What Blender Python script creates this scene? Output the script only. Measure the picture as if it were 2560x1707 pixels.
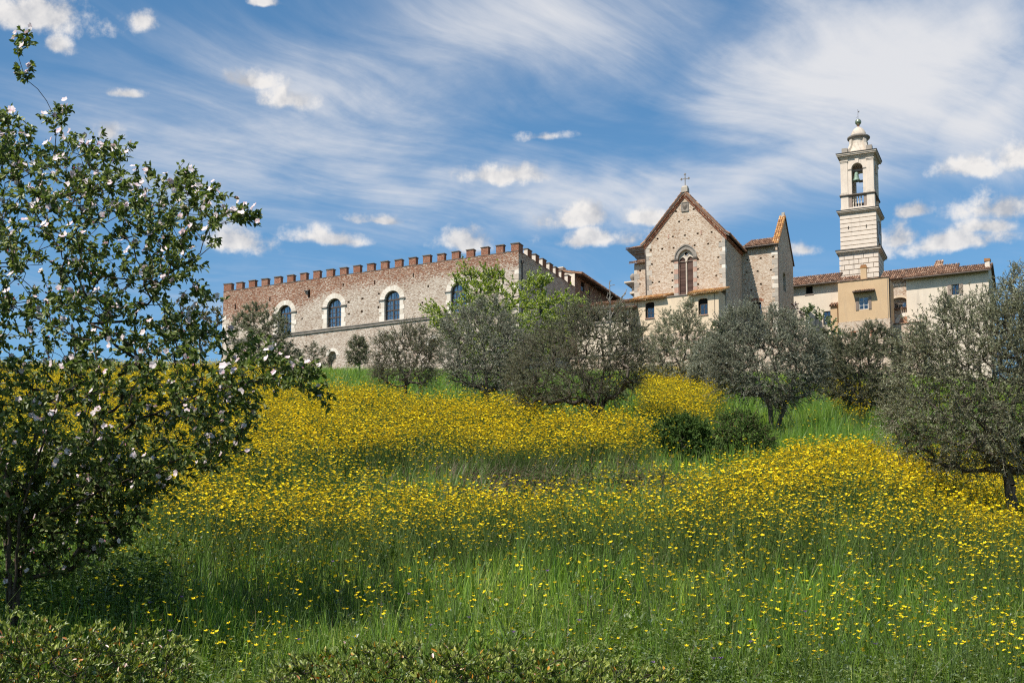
import bpy, math, random
import numpy as np
from mathutils import Vector, Matrix
from mathutils.geometry import delaunay_2d_cdt

for _o in list(bpy.data.objects):
    bpy.data.objects.remove(_o)
scene = bpy.context.scene
col = scene.collection
R = math.radians
random.seed(7)
rng = np.random.default_rng(11)

# ------------------------------------------------------------------ camera (a 49 mm lens, eye at the origin)
FPX, PITCH, CYP = 3500.0, 0.1, 1324.0          # focal length and principal point in photograph pixels (2560 wide)
cam_data = bpy.data.cameras.new('camera')
cam_data.sensor_width = 36.0
cam_data.lens = FPX / 2560 * 36
cam_data.shift_y = (CYP - 853.5) / 2560
cam_data.clip_start = 0.1
cam_data.clip_end = 20000
cam = bpy.data.objects.new('camera', cam_data)
cam.rotation_euler = (math.pi / 2 + PITCH, 0, 0)
col.objects.link(cam)
scene.camera = cam


def ray(px, py):
    u, v = (px - 1280) / FPX, (CYP - py) / FPX
    return Vector((u, math.cos(PITCH) - v * math.sin(PITCH), math.sin(PITCH) + v * math.cos(PITCH)))


def P(px, py, D):
    r = ray(px, py)
    return r * (D / r.y)


# ------------------------------------------------------------------ node helpers
class NT:
    def __init__(self, tree):
        self.t = tree
        tree.nodes.clear()

    def n(self, kind, _ins=None, **props):
        nd = self.t.nodes.new(kind)
        for k, v in props.items():
            setattr(nd, k, v)
        for k, v in (_ins or {}).items():
            self.set(nd.inputs[k], v)
        return nd

    def set(self, sock, v):
        if isinstance(v, bpy.types.NodeSocket):
            self.t.links.new(v, sock)
        elif isinstance(v, bpy.types.Node):
            self.t.links.new(v.outputs[0], sock)
        else:
            if hasattr(sock, 'default_value') and sock.type == 'RGBA' and len(v) == 3:
                v = (*v, 1)
            sock.default_value = v

    def math(self, op, a, b=None, c=None, clamp=False):
        nd = self.n('ShaderNodeMath', operation=op, use_clamp=clamp)
        for i, v in enumerate((a, b, c)):
            if v is not None:
                self.set(nd.inputs[i], v)
        return nd.outputs[0]

    def vmath(self, op, a, b=None, c=None):
        nd = self.n('ShaderNodeVectorMath', operation=op)
        for i, v in enumerate((a, b, c)):
            if v is not None:
                self.set(nd.inputs[i], v)
        return nd.outputs['Value'] if op in ('LENGTH', 'DOT_PRODUCT', 'DISTANCE') else nd.outputs[0]

    def mix(self, f, a, b, blend='MIX'):
        nd = self.n('ShaderNodeMix', data_type='RGBA', blend_type=blend)
        self.set(nd.inputs[0], f)
        self.set(nd.inputs[6], a)
        self.set(nd.inputs[7], b)
        return nd.outputs[2]

    def ramp(self, f, stops, interp='LINEAR'):
        nd = self.n('ShaderNodeValToRGB')
        cr = nd.color_ramp
        cr.interpolation = interp
        while len(cr.elements) < len(stops):
            cr.elements.new(0.5)
        for e, (p, c) in zip(cr.elements, stops):
            e.position = p
            e.color = (*c, 1) if len(c) == 3 else c
        self.set(nd.inputs[0], f)
        return nd.outputs[0]

    def smooth(self, v, lo, hi, a=0.0, b=1.0):
        nd = self.n('ShaderNodeMapRange', interpolation_type='SMOOTHSTEP')
        for i, x in enumerate((v, lo, hi, a, b)):
            self.set(nd.inputs[i], x)
        return nd.outputs[0]

    def noise(self, vec, scale, detail=3, rough=0.5, dist=0.0, out='Fac'):
        nd = self.n('ShaderNodeTexNoise')
        if vec is not None:
            self.set(nd.inputs['Vector'], vec)
        nd.inputs['Scale'].default_value = scale
        nd.inputs['Detail'].default_value = detail
        nd.inputs['Roughness'].default_value = rough
        nd.inputs['Distortion'].default_value = dist
        return nd.outputs[0 if out == 'Fac' else 1]


# ------------------------------------------------------------------ sun and sky
SUN_EL = R(54)
SUN_H = Vector((-0.658, -0.753, 0)).normalized()
SUN_DIR = Vector((SUN_H.x * math.cos(SUN_EL), SUN_H.y * math.cos(SUN_EL), math.sin(SUN_EL)))
sun_data = bpy.data.lights.new('sun', 'SUN')
sun_data.energy = 4.8
sun_data.angle = R(0.53)
sun_data.color = (1.0, 0.935, 0.835)
sun = bpy.data.objects.new('sun', sun_data)
sun.rotation_euler = (-SUN_DIR).to_track_quat('-Z', 'Y').to_euler()
sun.location = (-60, -70, 120)
col.objects.link(sun)

scene.view_settings.view_transform = 'Standard'
scene.view_settings.look = 'None'
scene.view_settings.exposure = 0.5
scene.view_settings.gamma = 1.0
scene.view_settings.use_curve_mapping = False
scene.render.engine = 'CYCLES'
scene.cycles.use_denoising = False
scene.cycles.max_bounces = 6
scene.cycles.diffuse_bounces = 3
scene.cycles.glossy_bounces = 2
scene.cycles.transmission_bounces = 3
scene.cycles.transparent_max_bounces = 12
scene.cycles.sample_clamp_indirect = 6.0
scene.cycles.filter_width = 1.2

world = bpy.data.worlds.new('World')
scene.world = world
world.use_nodes = True
world.cycles.sampling_method = 'NONE'        # a smooth sky needs no importance map


def build_sky():
    t = NT(world.node_tree)
    sky = t.n('ShaderNodeTexSky', sky_type='NISHITA', sun_disc=False, sun_elevation=SUN_EL,
              sun_rotation=math.atan2(SUN_H.x, SUN_H.y) % (2 * math.pi), altitude=150,
              air_density=1.0, dust_density=0.25, ozone_density=2.2)
    d = t.n('ShaderNodeTexCoord').outputs['Generated']
    sep = t.n('ShaderNodeSeparateXYZ', {0: d})
    x, y, z = sep.outputs
    az = t.math('ARCTAN2', x, y)
    el = t.math('ARCSINE', z)
    per = R(46)
    azr = t.math('SUBTRACT', t.math('FLOORED_MODULO', t.math('ADD', az, per / 2), per), per / 2)
    ang = t.n('ShaderNodeCombineXYZ', {0: azr, 1: el, 2: 0.0}).outputs[0]
    ang_all = t.n('ShaderNodeCombineXYZ', {0: az, 1: el, 2: 0.0}).outputs[0]

    def field(specs, wob, flat=False):
        best = None
        src = t.vmath('ADD', ang, wob)
        for (cx, cy, rx, ry, w) in specs:      # positions measured in the photograph at 2352 px width
            r0 = ray(cx * 1.0884, cy * 1.0884).normalized()
            a0, e0 = math.atan2(r0.x, r0.y), math.asin(r0.z)
            grow_ = 1.22 if flat else 1.0
            sx, sy = FPX / (rx * 1.0884 * grow_), FPX / (ry * 1.0884 * grow_)
            v = t.vmath('MULTIPLY_ADD', src, (sx, sy, 0), (-a0 * sx, -e0 * sy, 0))
            if flat:                            # cumulus: level base, domed top
                v = t.vmath('MAXIMUM', v, t.vmath('MULTIPLY', v, (-1.0, -2.0, 0)))
            L = t.math('MULTIPLY_ADD', t.vmath('LENGTH', v), -w, w)
            best = L if best is None else t.math('MAXIMUM', best, L)
        return best

    def wobble(scale, amp, detail=2):
        c = t.noise(ang_all, scale, detail, 0.5, out='Color')
        return t.vmath('MULTIPLY', t.vmath('SUBTRACT', c, (0.5, 0.5, 0.5)), (amp, amp * 0.6, 0))

    # high cirrus: streaks on a level sheet far above, all running the same way
    h = t.math('ADD', z, 0.06)
    pl = t.n('ShaderNodeCombineXYZ', {0: t.math('DIVIDE', x, h), 1: t.math('DIVIDE', y, h), 2: 0.0}).outputs[0]
    warp = t.vmath('SCALE', t.vmath('SUBTRACT', t.noise(pl, 0.55, 3, 0.5, out='Color'), (0.5, 0.5, 0.5)))
    warp.node.inputs['Scale'].default_value = 1.7
    rot = t.n('ShaderNodeVectorRotate', {'Vector': t.vmath('ADD', pl, warp), 'Angle': R(-42)}, rotation_type='Z_AXIS').outputs[0]
    s1 = t.noise(t.vmath('MULTIPLY', rot, (0.40, 1.9, 1)), 1.35, 5, 0.58)
    s2 = t.noise(t.vmath('MULTIPLY', rot, (0.9, 6.0, 1)), 1.6, 3, 0.6)
    patch = t.noise(pl, 0.9, 3, 0.5)
    veil = field([(1980, 170, 440, 200, 1.45), (2150, 90, 330, 150, 1.0), (1200, 80, 420, 130, .62), (560, 300, 420, 130, .55), (760, 190, 330, 130, .55),
                  (1450, 440, 560, 65, .75), (900, 400, 420, 60, .62), (2250, 250, 260, 120, .9), (1750, 400, 280, 80, .6)],
                 wobble(9, 0.10, 4))
    puff = t.noise(t.vmath('MULTIPLY', rot, (1.0, 1.8, 1)), 3.4, 8, 0.64)
    s3 = t.noise(t.vmath('MULTIPLY', rot, (1.6, 16.0, 1)), 1.9, 4, 0.65)
    cir = t.math('MULTIPLY_ADD', s1, 0.85, t.math('MULTIPLY', s2, 0.36))
    cir = t.math('MULTIPLY_ADD', s3, 0.15, t.math('MULTIPLY_ADD', puff, 0.62, cir))
    cir = t.math('ADD', cir, t.math('MULTIPLY_ADD', patch, 0.7, -0.67))
    cir = t.math('MULTIPLY_ADD', t.math('MAXIMUM', veil, -0.4), 0.50, cir)
    low = t.smooth(z, 0.18, 0.30)                 # the high sheet thins out towards the horizon
    cir = t.math('MULTIPLY_ADD', low, 0.10, t.math('SUBTRACT', cir, 0.06))
    thinv = t.math('MULTIPLY', t.smooth(cir, 0.42, 0.95), 0.34)
    thickv = t.math('MULTIPLY', t.smooth(cir, 0.66, 1.22), 0.62)
    cirrus = t.math('ADD', thinv, thickv)
    # fair-weather cumulus low above the horizon
    cum_specs = [(75, 45, 125, 60, 1), (145, 115, 30, 26, 1), (570, 192, 80, 26, 1), (665, 240, 62, 34, 1), (250, 302, 30, 28, 1),
                 (545, 563, 85, 34, 1), (755, 550, 100, 22, 1), (1065, 560, 66, 36, 1), (1150, 405, 110, 28, 1), (1330, 505, 105, 34, 1),
                 (1370, 550, 100, 28, 1), (1480, 505, 55, 24, 1), (865, 504, 66, 15, 1), (2100, 490, 40, 24, 1), (2290, 482, 105, 44, 1),
                 (2160, 562, 150, 34, 1), (2065, 552, 55, 34, 1), (2260, 525, 70, 28, 1), (2350, 362, 60, 36, 1), (2235, 388, 70, 32, .8),
                 (1860, 575, 42, 20, .8), (610, 8, 40, 14, 1), (325, 45, 42, 26, .6), (290, 215, 50, 12, .8), (1255, 320, 60, 12, .7)]
    wob = wobble(16, 0.022, 4)
    cum = field(cum_specs, wob, True)
    nz = t.noise(ang_all, 46, 7, 0.6)
    sunw = t.vmath('ADD', ang_all, (-0.006, 0.011, 0))
    nz2 = t.noise(sunw, 42, 3, 0.52)
    dens = t.math('MULTIPLY_ADD', t.math('SUBTRACT', nz, 0.5), 2.3, cum)
    cumulus = t.smooth(dens, -0.08, 0.72)
    lit = t.math('ADD', t.math('MULTIPLY', t.math('SUBTRACT', nz, nz2), 3.0), 0.55, clamp=True)
    thick = t.smooth(dens, 0.25, 1.3)
    cum_col = t.mix(lit, (0.34, 0.355, 0.39), (0.66, 0.635, 0.61))
    cum_col = t.mix(t.math('MULTIPLY', thick, 0.25), cum_col, (0.46, 0.455, 0.46))
    base = t.n('ShaderNodeHueSaturation', {'Color': t.mix(1.0, sky.outputs[0], (0.86, 1.0, 1.0), 'MULTIPLY'), 'Saturation': 1.12, 'Value': 1.0}).outputs[0]
    gain = 10.0                                  # clouds stay in the sky texture's own units
    c_cir = t.n('ShaderNodeVectorMath', {0: (0.55 * gain, 0.555 * gain, 0.575 * gain)}, operation='ADD').outputs[0]
    out = t.mix(cirrus, base, c_cir)
    cum_b = t.vmath('SCALE', cum_col)
    cum_b.node.inputs['Scale'].default_value = gain
    out = t.mix(t.math('MULTIPLY', cumulus, 0.94), out, cum_b)
    bg = t.n('ShaderNodeBackground', {0: out, 1: 0.1})
    t.n('ShaderNodeOutputWorld', {0: bg})


build_sky()

# ------------------------------------------------------------------ mesh helpers
def link(o, parent=None):
    col.objects.link(o)
    if parent is not None:
        o.parent = parent
    return o


def tag(o, label=None, category=None, group=None, kind=None):
    for k, v in (('label', label), ('category', category), ('group', group), ('kind', kind)):
        if v:
            o[k] = v
    return o


def empty(name, loc, rz=0.0):
    o = bpy.data.objects.new(name, None)
    o.empty_display_size = 0.3
    o.location = loc
    o.rotation_euler = (0, 0, rz)
    return link(o)


def raw_mesh(name, V, F, mats, rnd=None, midx=None, smooth=False):
    """V (n,3) array; F list of tuples or an (m,k) array."""
    me = bpy.data.meshes.new(name)
    V = np.asarray(V, dtype=np.float32)
    if isinstance(F, np.ndarray):
        m, k = F.shape
        me.vertices.add(len(V))
        me.vertices.foreach_set('co', V.ravel())
        me.loops.add(m * k)
        me.loops.foreach_set('vertex_index', F.astype(np.int32).ravel())
        me.polygons.add(m)
        me.polygons.foreach_set('loop_start', np.arange(0, m * k, k, dtype=np.int32))
        me.update(calc_edges=True)
    else:
        me.from_pydata(V.tolist(), [], F)
    for mt in (mats if isinstance(mats, (list, tuple)) else [mats]):
        me.materials.append(mt)
    nf = len(me.polygons)
    if midx is not None:
        me.polygons.foreach_set('material_index', np.asarray(midx, dtype=np.int32))
    if rnd is not None:
        at = me.attributes.new('rnd', 'FLOAT', 'FACE')
        at.data.foreach_set('value', np.asarray(rnd, dtype=np.float32))
    if smooth:
        me.polygons.foreach_set('use_smooth', np.ones(nf, dtype=bool))
    me.update()
    return me


class MB:
    """collects faces, then becomes ONE mesh object"""
    def __init__(self):
        self.V, self.F, self.M, self.Rn = [], [], [], []

    def add(self, verts, faces, mi=0, rnd=None):
        b = len(self.V)
        self.V += [tuple(v) for v in verts]
        r = random.random() if rnd is None else rnd
        for f in faces:
            self.F.append(tuple(i + b for i in f))
            self.M.append(mi)
            self.Rn.append(r)
        return self

    def box(self, x0, x1, y0, y1, z0, z1, mi=0, rnd=None):
        x0, x1 = min(x0, x1), max(x0, x1)
        y0, y1 = min(y0, y1), max(y0, y1)
        z0, z1 = min(z0, z1), max(z0, z1)
        v = [(x0, y0, z0), (x1, y0, z0), (x1, y1, z0), (x0, y1, z0), (x0, y0, z1), (x1, y0, z1), (x1, y1, z1), (x0, y1, z1)]
        f = [(0, 3, 2, 1), (4, 5, 6, 7), (0, 1, 5, 4), (1, 2, 6, 5), (2, 3, 7, 6), (3, 0, 4, 7)]
        return self.add(v, f, mi, rnd)

    def rough(self, x0, x1, y0, y1, z0, z1, j=0.01, mi=0, rnd=None):
        """a block with worn, uneven corners"""
        self.box(x0, x1, y0, y1, z0, z1, mi, rnd)
        for i in range(len(self.V) - 8, len(self.V)):
            self.V[i] = tuple(c + random.uniform(-j, j) for c in self.V[i])
        return self

    def prism(self, poly, y0, y1, mi=0, rnd=None):
        """polygon in XZ (counter-clockwise seen from -Y) pushed from y0 back to y1"""
        n = len(poly)
        v = [(x, y0, z) for x, z in poly] + [(x, y1, z) for x, z in poly]
        f = [tuple(range(n)), tuple(range(2 * n - 1, n - 1, -1))]
        f += [(i, i + n, (i + 1) % n + n, (i + 1) % n) for i in range(n)]
        return self.add(v, f, mi, rnd)

    def prism_x(self, poly, x0, x1, mi=0, rnd=None):
        """polygon in YZ pushed along X"""
        n = len(poly)
        v = [(x0, y, z) for y, z in poly] + [(x1, y, z) for y, z in poly]
        f = [tuple(range(n - 1, -1, -1)), tuple(range(n, 2 * n))]
        f += [(i, (i + 1) % n, (i + 1) % n + n, i + n) for i in range(n)]
        return self.add(v, f, mi, rnd)

    def tube(self, pts, rad, n=6, mi=0, cap=True, rnd=None):
        pts = [Vector(p) for p in pts]
        rads = rad if isinstance(rad, (list, tuple)) else [rad] * len(pts)
        vs, fs = [], []
        for i, p in enumerate(pts):
            d = (pts[min(i + 1, len(pts) - 1)] - pts[max(i - 1, 0)]).normalized()
            a = d.cross(Vector((0, 0, 1)) if abs(d.z) < 0.9 else Vector((1, 0, 0))).normalized()
            b = d.cross(a)
            for k in range(n):
                t = 2 * math.pi * k / n
                vs.append(p + (a * math.cos(t) + b * math.sin(t)) * rads[i])
        for i in range(len(pts) - 1):
            for k in range(n):
                fs.append((i * n + k, i * n + (k + 1) % n, (i + 1) * n + (k + 1) % n, (i + 1) * n + k))
        if cap:
            fs += [tuple(range(n - 1, -1, -1)), tuple(range(len(vs) - n, len(vs)))]
        return self.add(vs, fs, mi, rnd)

    def lathe(self, prof, cx, cy, n=16, mi=0, rnd=None, a0=0.0):
        vs, fs = [], []
        for r, z in prof:
            for k in range(n):
                t = a0 + 2 * math.pi * k / n
                vs.append((cx + r * math.cos(t), cy + r * math.sin(t), z))
        for i in range(len(prof) - 1):
            for k in range(n):
                fs.append((i * n + k, i * n + (k + 1) % n, (i + 1) * n + (k + 1) % n, (i + 1) * n + k))
        fs += [tuple(range(n - 1, -1, -1)), tuple(range(len(vs) - n, len(vs)))]
        return self.add(vs, fs, mi, rnd)

    def wall(self, outer, holes, y=0.0, depth=0.3, axis='y', mi=0, hole_mi=None, back=None):
        """flat wall with real openings: face with holes plus the reveals; axis 'y': polygon is (x,z) at Y=y facing -Y;
        axis 'x': polygon is (y,z) at X=y facing +X"""
        def pt(a, z, off):
            return (a, y + off, z) if axis == 'y' else (y - off, a, z)
        loops = [outer] + holes
        co, ed = [], []
        for lp in loops:
            b = len(co)
            co += [Vector(p) for p in lp]
            ed += [(b + i, b + (i + 1) % len(lp)) for i in range(len(lp))]
        V2, _, F2, *_ = delaunay_2d_cdt(co, ed, [], 0, 1e-5)

        def inside(p, lp):
            c = False
            for i in range(len(lp)):
                (x1, y1), (x2, y2) = lp[i], lp[i - 1]
                if (y1 > p[1]) != (y2 > p[1]) and p[0] < (x2 - x1) * (p[1] - y1) / (y2 - y1) + x1:
                    c = not c
            return c
        fs = []
        for f in F2:
            c = (sum(V2[i][0] for i in f) / len(f), sum(V2[i][1] for i in f) / len(f))
            if inside(c, outer) and not any(inside(c, h) for h in holes):
                a = sum((V2[f[i]][0] * V2[f[(i + 1) % len(f)]][1] - V2[f[(i + 1) % len(f)]][0] * V2[f[i]][1]) for i in range(len(f)))
                fs.append(tuple(f) if a > 0 else tuple(reversed(f)))
        self.add([pt(v[0], v[1], 0) for v in V2], fs, mi, 0.5)
        for hi, h in enumerate(holes):
            dp = depth[hi] if isinstance(depth, (list, tuple)) else depth
            n = len(h)
            vs = [pt(a, z, 0) for a, z in h] + [pt(a, z, dp) for a, z in h]
            self.add(vs, [(i, (i + 1) % n, (i + 1) % n + n, i + n) for i in range(n)], mi if hole_mi is None else hole_mi, 0.5)
            if back is not None and back[hi] is not None:
                self.add([pt(a, z, dp) for a, z in h], [tuple(range(n))], back[hi], 0.5)
        return self

    def build(self, name, mats, parent=None, smooth=False, zb=0.0):
        V = np.array(self.V, dtype=np.float32)
        V[:, 2] -= zb
        me = raw_mesh(name, V, self.F, mats, self.Rn, self.M, smooth)
        return link(bpy.data.objects.new(name, me), parent)


class Frame:
    """upright building frame: X to the right along the front, Y backwards, Z up; px() measures the photograph on its planes"""
    def __init__(self, px, py, D, a):
        p = P(px, py, D)
        self.o = Vector((p.x, p.y))
        self.a = R(a)
        self.ex = Vector((math.cos(self.a), -math.sin(self.a)))
        self.ey = Vector((math.sin(self.a), math.cos(self.a)))

    def px(self, x, y, Y=0.0):
        d = ray(x, y)
        h = Vector((d.x, d.y))
        t = (Y + self.ey.dot(self.o)) / self.ey.dot(h)
        return self.ex.dot(h * t - self.o), d.z * t

    def side(self, x, y, X=0.0):
        d = ray(x, y)
        h = Vector((d.x, d.y))
        t = (X + self.ex.dot(self.o)) / self.ex.dot(h)
        return self.ey.dot(h * t - self.o), d.z * t

    def root(self, name, zb):
        return empty(name, (self.o.x, self.o.y, zb), -self.a)

    def world(self, X, Y):
        return self.o + self.ex * X + self.ey * Y


def zoom(ox, oy, k):
    """turn coordinates read off an enlargement into photograph pixels"""
    return lambda x, y: (ox + x * k, oy + y * k)


def arch_pts(x0, x1, zs, n=10, rise=None):
    """points of a round (or flattened) arch from the right springing to the left one"""
    c, r = (x0 + x1) / 2, (x1 - x0) / 2
    h = r if rise is None else rise
    return [(c + r * math.cos(math.pi * i / n), zs + h * math.sin(math.pi * i / n)) for i in range(n + 1)]


def arch_hole(x0, x1, z0, zs, n=10, rise=None):
    return [(x0, z0), (x1, z0)] + arch_pts(x0, x1, zs, n, rise)


def pointed_pts(x0, x1, zs, n=8, k=1.0):
    """pointed (gothic) arch from the right springing over the apex to the left; k = radius / width"""
    w = x1 - x0
    r = w * k
    out = []
    cx = x1 - r
    a1 = math.acos(max(-1, min(1, ((x0 + x1) / 2 - cx) / r)))
    for i in range(n + 1):
        a = a1 * i / n
        out.append((cx + r * math.cos(a), zs + r * math.sin(a)))
    left = [(x0 + x1 - x, z) for x, z in reversed(out[:-1])]
    return out + left


def rect(x0, x1, z0, z1):
    return [(x0, z0), (x1, z0), (x1, z1), (x0, z1)]
# ------------------------------------------------------------------ materials
def new_mat(name):
    m = bpy.data.materials.new(name)
    m.use_nodes = True
    return m, NT(m.node_tree)


def finish(t, base, rough=0.85, bump=None, bstr=0.5, bdist=0.03, spec=0.3, metallic=0.0):
    b = t.n('ShaderNodeBsdfPrincipled')
    t.set(b.inputs['Base Color'], base)
    t.set(b.inputs['Roughness'], rough)
    b.inputs['Specular IOR Level'].default_value = spec
    b.inputs['Metallic'].default_value = metallic
    if bump is not None:
        bn = t.n('ShaderNodeBump', {'Height': bump})
        bn.inputs['Strength'].default_value = bstr
        bn.inputs['Distance'].default_value = bdist
        t.set(b.inputs['Normal'], bn.outputs[0])
    t.n('ShaderNodeOutputMaterial', {0: b.outputs[0]})


def wall_coords(t):
    """(along the wall, height) for upright walls that face either way"""
    ob = t.n('ShaderNodeTexCoord').outputs['Object']
    s = t.n('ShaderNodeSeparateXYZ', {0: ob})
    along = t.math('ADD', s.outputs[0], s.outputs[1])
    return t.n('ShaderNodeCombineXYZ', {0: along, 1: s.outputs[2], 2: 0.0}).outputs[0], s, ob


def rubble(t, uv, sx, sz, seed=0.0):
    """irregular coursed stones: returns per-stone random colour, joint mask (1 = stone face), height"""
    w = t.noise(uv, 1.7, 3, 0.5, out='Color')
    w2 = t.noise(uv, 9, 2, 0.5, out='Color')
    v = t.vmath('ADD', uv, t.vmath('MULTIPLY', t.vmath('SUBTRACT', w, (.5, .5, .5)), (0.24, 0.11, 0)))
    v = t.vmath('ADD', v, t.vmath('MULTIPLY', t.vmath('SUBTRACT', w2, (.5, .5, .5)), (0.07, 0.05, 0)))
    v = t.vmath('MULTIPLY_ADD', v, (sx, sz, 0), (seed, seed * 1.7, 0))
    vo = t.n('ShaderNodeTexVoronoi', {'Vector': v}, voronoi_dimensions='2D', feature='F1')
    vo.inputs['Randomness'].default_value = 0.85
    ed = t.n('ShaderNodeTexVoronoi', {'Vector': v}, voronoi_dimensions='2D', feature='DISTANCE_TO_EDGE')
    ed.inputs['Randomness'].default_value = 0.85
    cell = t.n('ShaderNodeSeparateColor', {0: vo.outputs['Color']})
    joint = t.smooth(ed.outputs['Distance'], 0.0, 0.11)
    return cell.outputs, joint


def stone_mat(name, stones, mortar, sx=2.6, sz=6.0, seed=0.0, joint_amt=0.75, castle=None, bstr=0.9):
    m, t = new_mat(name)
    uv, s, ob = wall_coords(t)
    cell, joint = rubble(t, uv, sx, sz, seed)
    big = t.noise(uv, 0.33, 4, 0.55)
    fine = t.noise(ob, 22, 4, 0.6)
    c = t.ramp(t.math('ADD', cell[0], t.math('MULTIPLY_ADD', big, 0.5, -0.25)), stones)
    if castle:
        # upper brick zone: depth measured down from the parapet, ragged lower edge, deeper towards the far end
        ztop, bricks = castle
        along = s.outputs[0]
        down = t.math('SUBTRACT', ztop, s.outputs[2])
        edge = t.noise(uv, 0.45, 4, 0.6)
        patchy = t.noise(uv, 2.4, 3, 0.6)
        far = t.smooth(along, -17.0, -26.5)
        lim = t.math('MULTIPLY_ADD', far, 1.7, 1.25)
        lim = t.math('ADD', lim, t.math('MULTIPLY_ADD', edge, 1.6, -0.8))
        f = t.smooth(t.math('SUBTRACT', lim, down), -1.2, 1.0)
        pick = t.math('ADD', t.math('MULTIPLY', cell[1], 0.8), t.math('MULTIPLY_ADD', patchy, 1.1, -0.45))
        f = t.smooth(t.math('SUBTRACT', f, pick), -0.04, 0.05)
        bc = t.ramp(t.math('ADD', cell[2], t.math('MULTIPLY_ADD', big, 0.4, -0.2)), bricks)
        c = t.mix(f, c, bc)
    c = t.mix(t.math('MULTIPLY', t.math('SUBTRACT', 1.0, joint), joint_amt), c, mortar)
    grime = t.noise(t.vmath('MULTIPLY', uv, (1.0, 0.22, 1)), 1.1, 4, 0.6)
    c = t.mix(t.smooth(grime, 0.55, 0.85, 0.0, 0.38), c, (0.27, 0.205, 0.15))
    blot = t.noise(uv, 0.8, 5, 0.62)
    c = t.mix(t.smooth(blot, 0.46, 0.72, 0.0, 0.42), c, t.mix(1.0, c, (0.66, 0.58, 0.52), 'MULTIPLY'))
    c = t.mix(t.math('MULTIPLY', fine, 0.4), c, t.mix(1.0, c, (0.78, 0.74, 0.70), 'MULTIPLY'))
    hgt = t.math('ADD', t.math('MULTIPLY_ADD', cell[1], 0.45, t.math('MULTIPLY', joint, 0.8)), t.math('MULTIPLY', fine, 0.35))
    finish(t, c, 0.93, hgt, bstr * 0.55, 0.035, 0.15)
    return m


def plaster_mat(name, c0, c1, stain=(0.25, 0.2, 0.15), amt=0.35, scale=1.0, bstr=0.25):
    m, t = new_mat(name)
    uv, s, ob = wall_coords(t)
    a = t.noise(ob, 0.7 * scale, 5, 0.6)
    b = t.noise(t.vmath('MULTIPLY', uv, (1.6, 0.18, 1)), 1.3 * scale, 4, 0.6)
    f = t.noise(ob, 14 * scale, 4, 0.6)
    c = t.mix(t.smooth(a, 0.3, 0.7), c0, c1)
    c = t.mix(t.smooth(b, 0.52, 0.82, 0, amt), c, stain)
    c = t.mix(t.smooth(f, 0.5, 0.75, 0, 0.22), c, stain)
    run = t.noise(t.vmath('MULTIPLY', uv, (5.0, 0.35, 1)), 1.0, 4, 0.6)
    c = t.mix(t.smooth(run, 0.55, 0.78, 0, amt * 0.8), c, stain)
    finish(t, c, 0.92, t.math('ADD', f, t.math('MULTIPLY', a, 2.0)), bstr, 0.02, 0.15)
    return m


def piece_mat(name, stops, rough=0.9, nscale=9.0, var=0.35, bstr=0.4, bdist=0.02, spec=0.2, lichen=None):
    """for separately built pieces (tiles, bricks, blocks): colour by the piece's own random number plus weathering"""
    m, t = new_mat(name)
    ob = t.n('ShaderNodeTexCoord').outputs['Object']
    r = t.n('ShaderNodeAttribute', attribute_name='rnd').outputs['Fac']
    n = t.noise(ob, nscale, 5, 0.6)
    c = t.ramp(t.math('ADD', r, t.math('MULTIPLY_ADD', n, var * 2, -var)), stops)
    if lichen:
        l = t.noise(ob, 1.3, 5, 0.65)
        c = t.mix(t.smooth(l, 0.5, 0.68, 0, lichen[1]), c, lichen[0])
    finish(t, c, rough, n, bstr, bdist, spec)
    return m


def leaf_mat(name, stops, trans=0.35, gloss=0.25, patch=None, tcol=None):
    m, t = new_mat(name)
    r = t.n('ShaderNodeAttribute', attribute_name='rnd').outputs['Fac']
    if patch:
        pos = t.n('ShaderNodeNewGeometry').outputs['Position']
        n = t.noise(pos, patch[0], 3, 0.5)
        oi = t.n('ShaderNodeObjectInfo').outputs['Random']
        r = t.math('ADD', t.math('MULTIPLY_ADD', t.math('SUBTRACT', n, 0.5), patch[1], t.math('MULTIPLY', r, 0.5)), t.math('MULTIPLY', oi, 0.5))
    c = t.ramp(r, stops)
    d = t.n('ShaderNodeBsdfDiffuse', {'Color': c})
    tr = t.n('ShaderNodeBsdfTranslucent', {'Color': t.mix(1.0, c, tcol or (1.25, 1.35, 0.55), 'MULTIPLY')})
    mx = t.n('ShaderNodeMixShader', {0: trans, 1: d.outputs[0], 2: tr.outputs[0]})
    out = mx.outputs[0]
    if gloss:
        g = t.n('ShaderNodeBsdfGlossy', {'Color': (1, 1, 1), 'Roughness': 0.5})
        fr = t.n('ShaderNodeFresnel', {0: 1.4})
        out = t.n('ShaderNodeMixShader', {0: t.math('MULTIPLY', fr.outputs[0], gloss), 1: out, 2: g.outputs[0]}).outputs[0]
    t.n('ShaderNodeOutputMaterial', {0: out})
    return m


def plain_mat(name, c, rough=0.7, spec=0.3, metallic=0.0, nscale=12.0, amt=0.3, dark=None):
    m, t = new_mat(name)
    ob = t.n('ShaderNodeTexCoord').outputs['Object']
    n = t.noise(ob, nscale, 5, 0.6)
    dk = dark or tuple(x * 0.55 for x in c)
    finish(t, t.mix(t.smooth(n, 0.35, 0.75, 0, amt * 2), c, dk), rough, n, 0.3, 0.01, spec, metallic)
    return m


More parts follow.
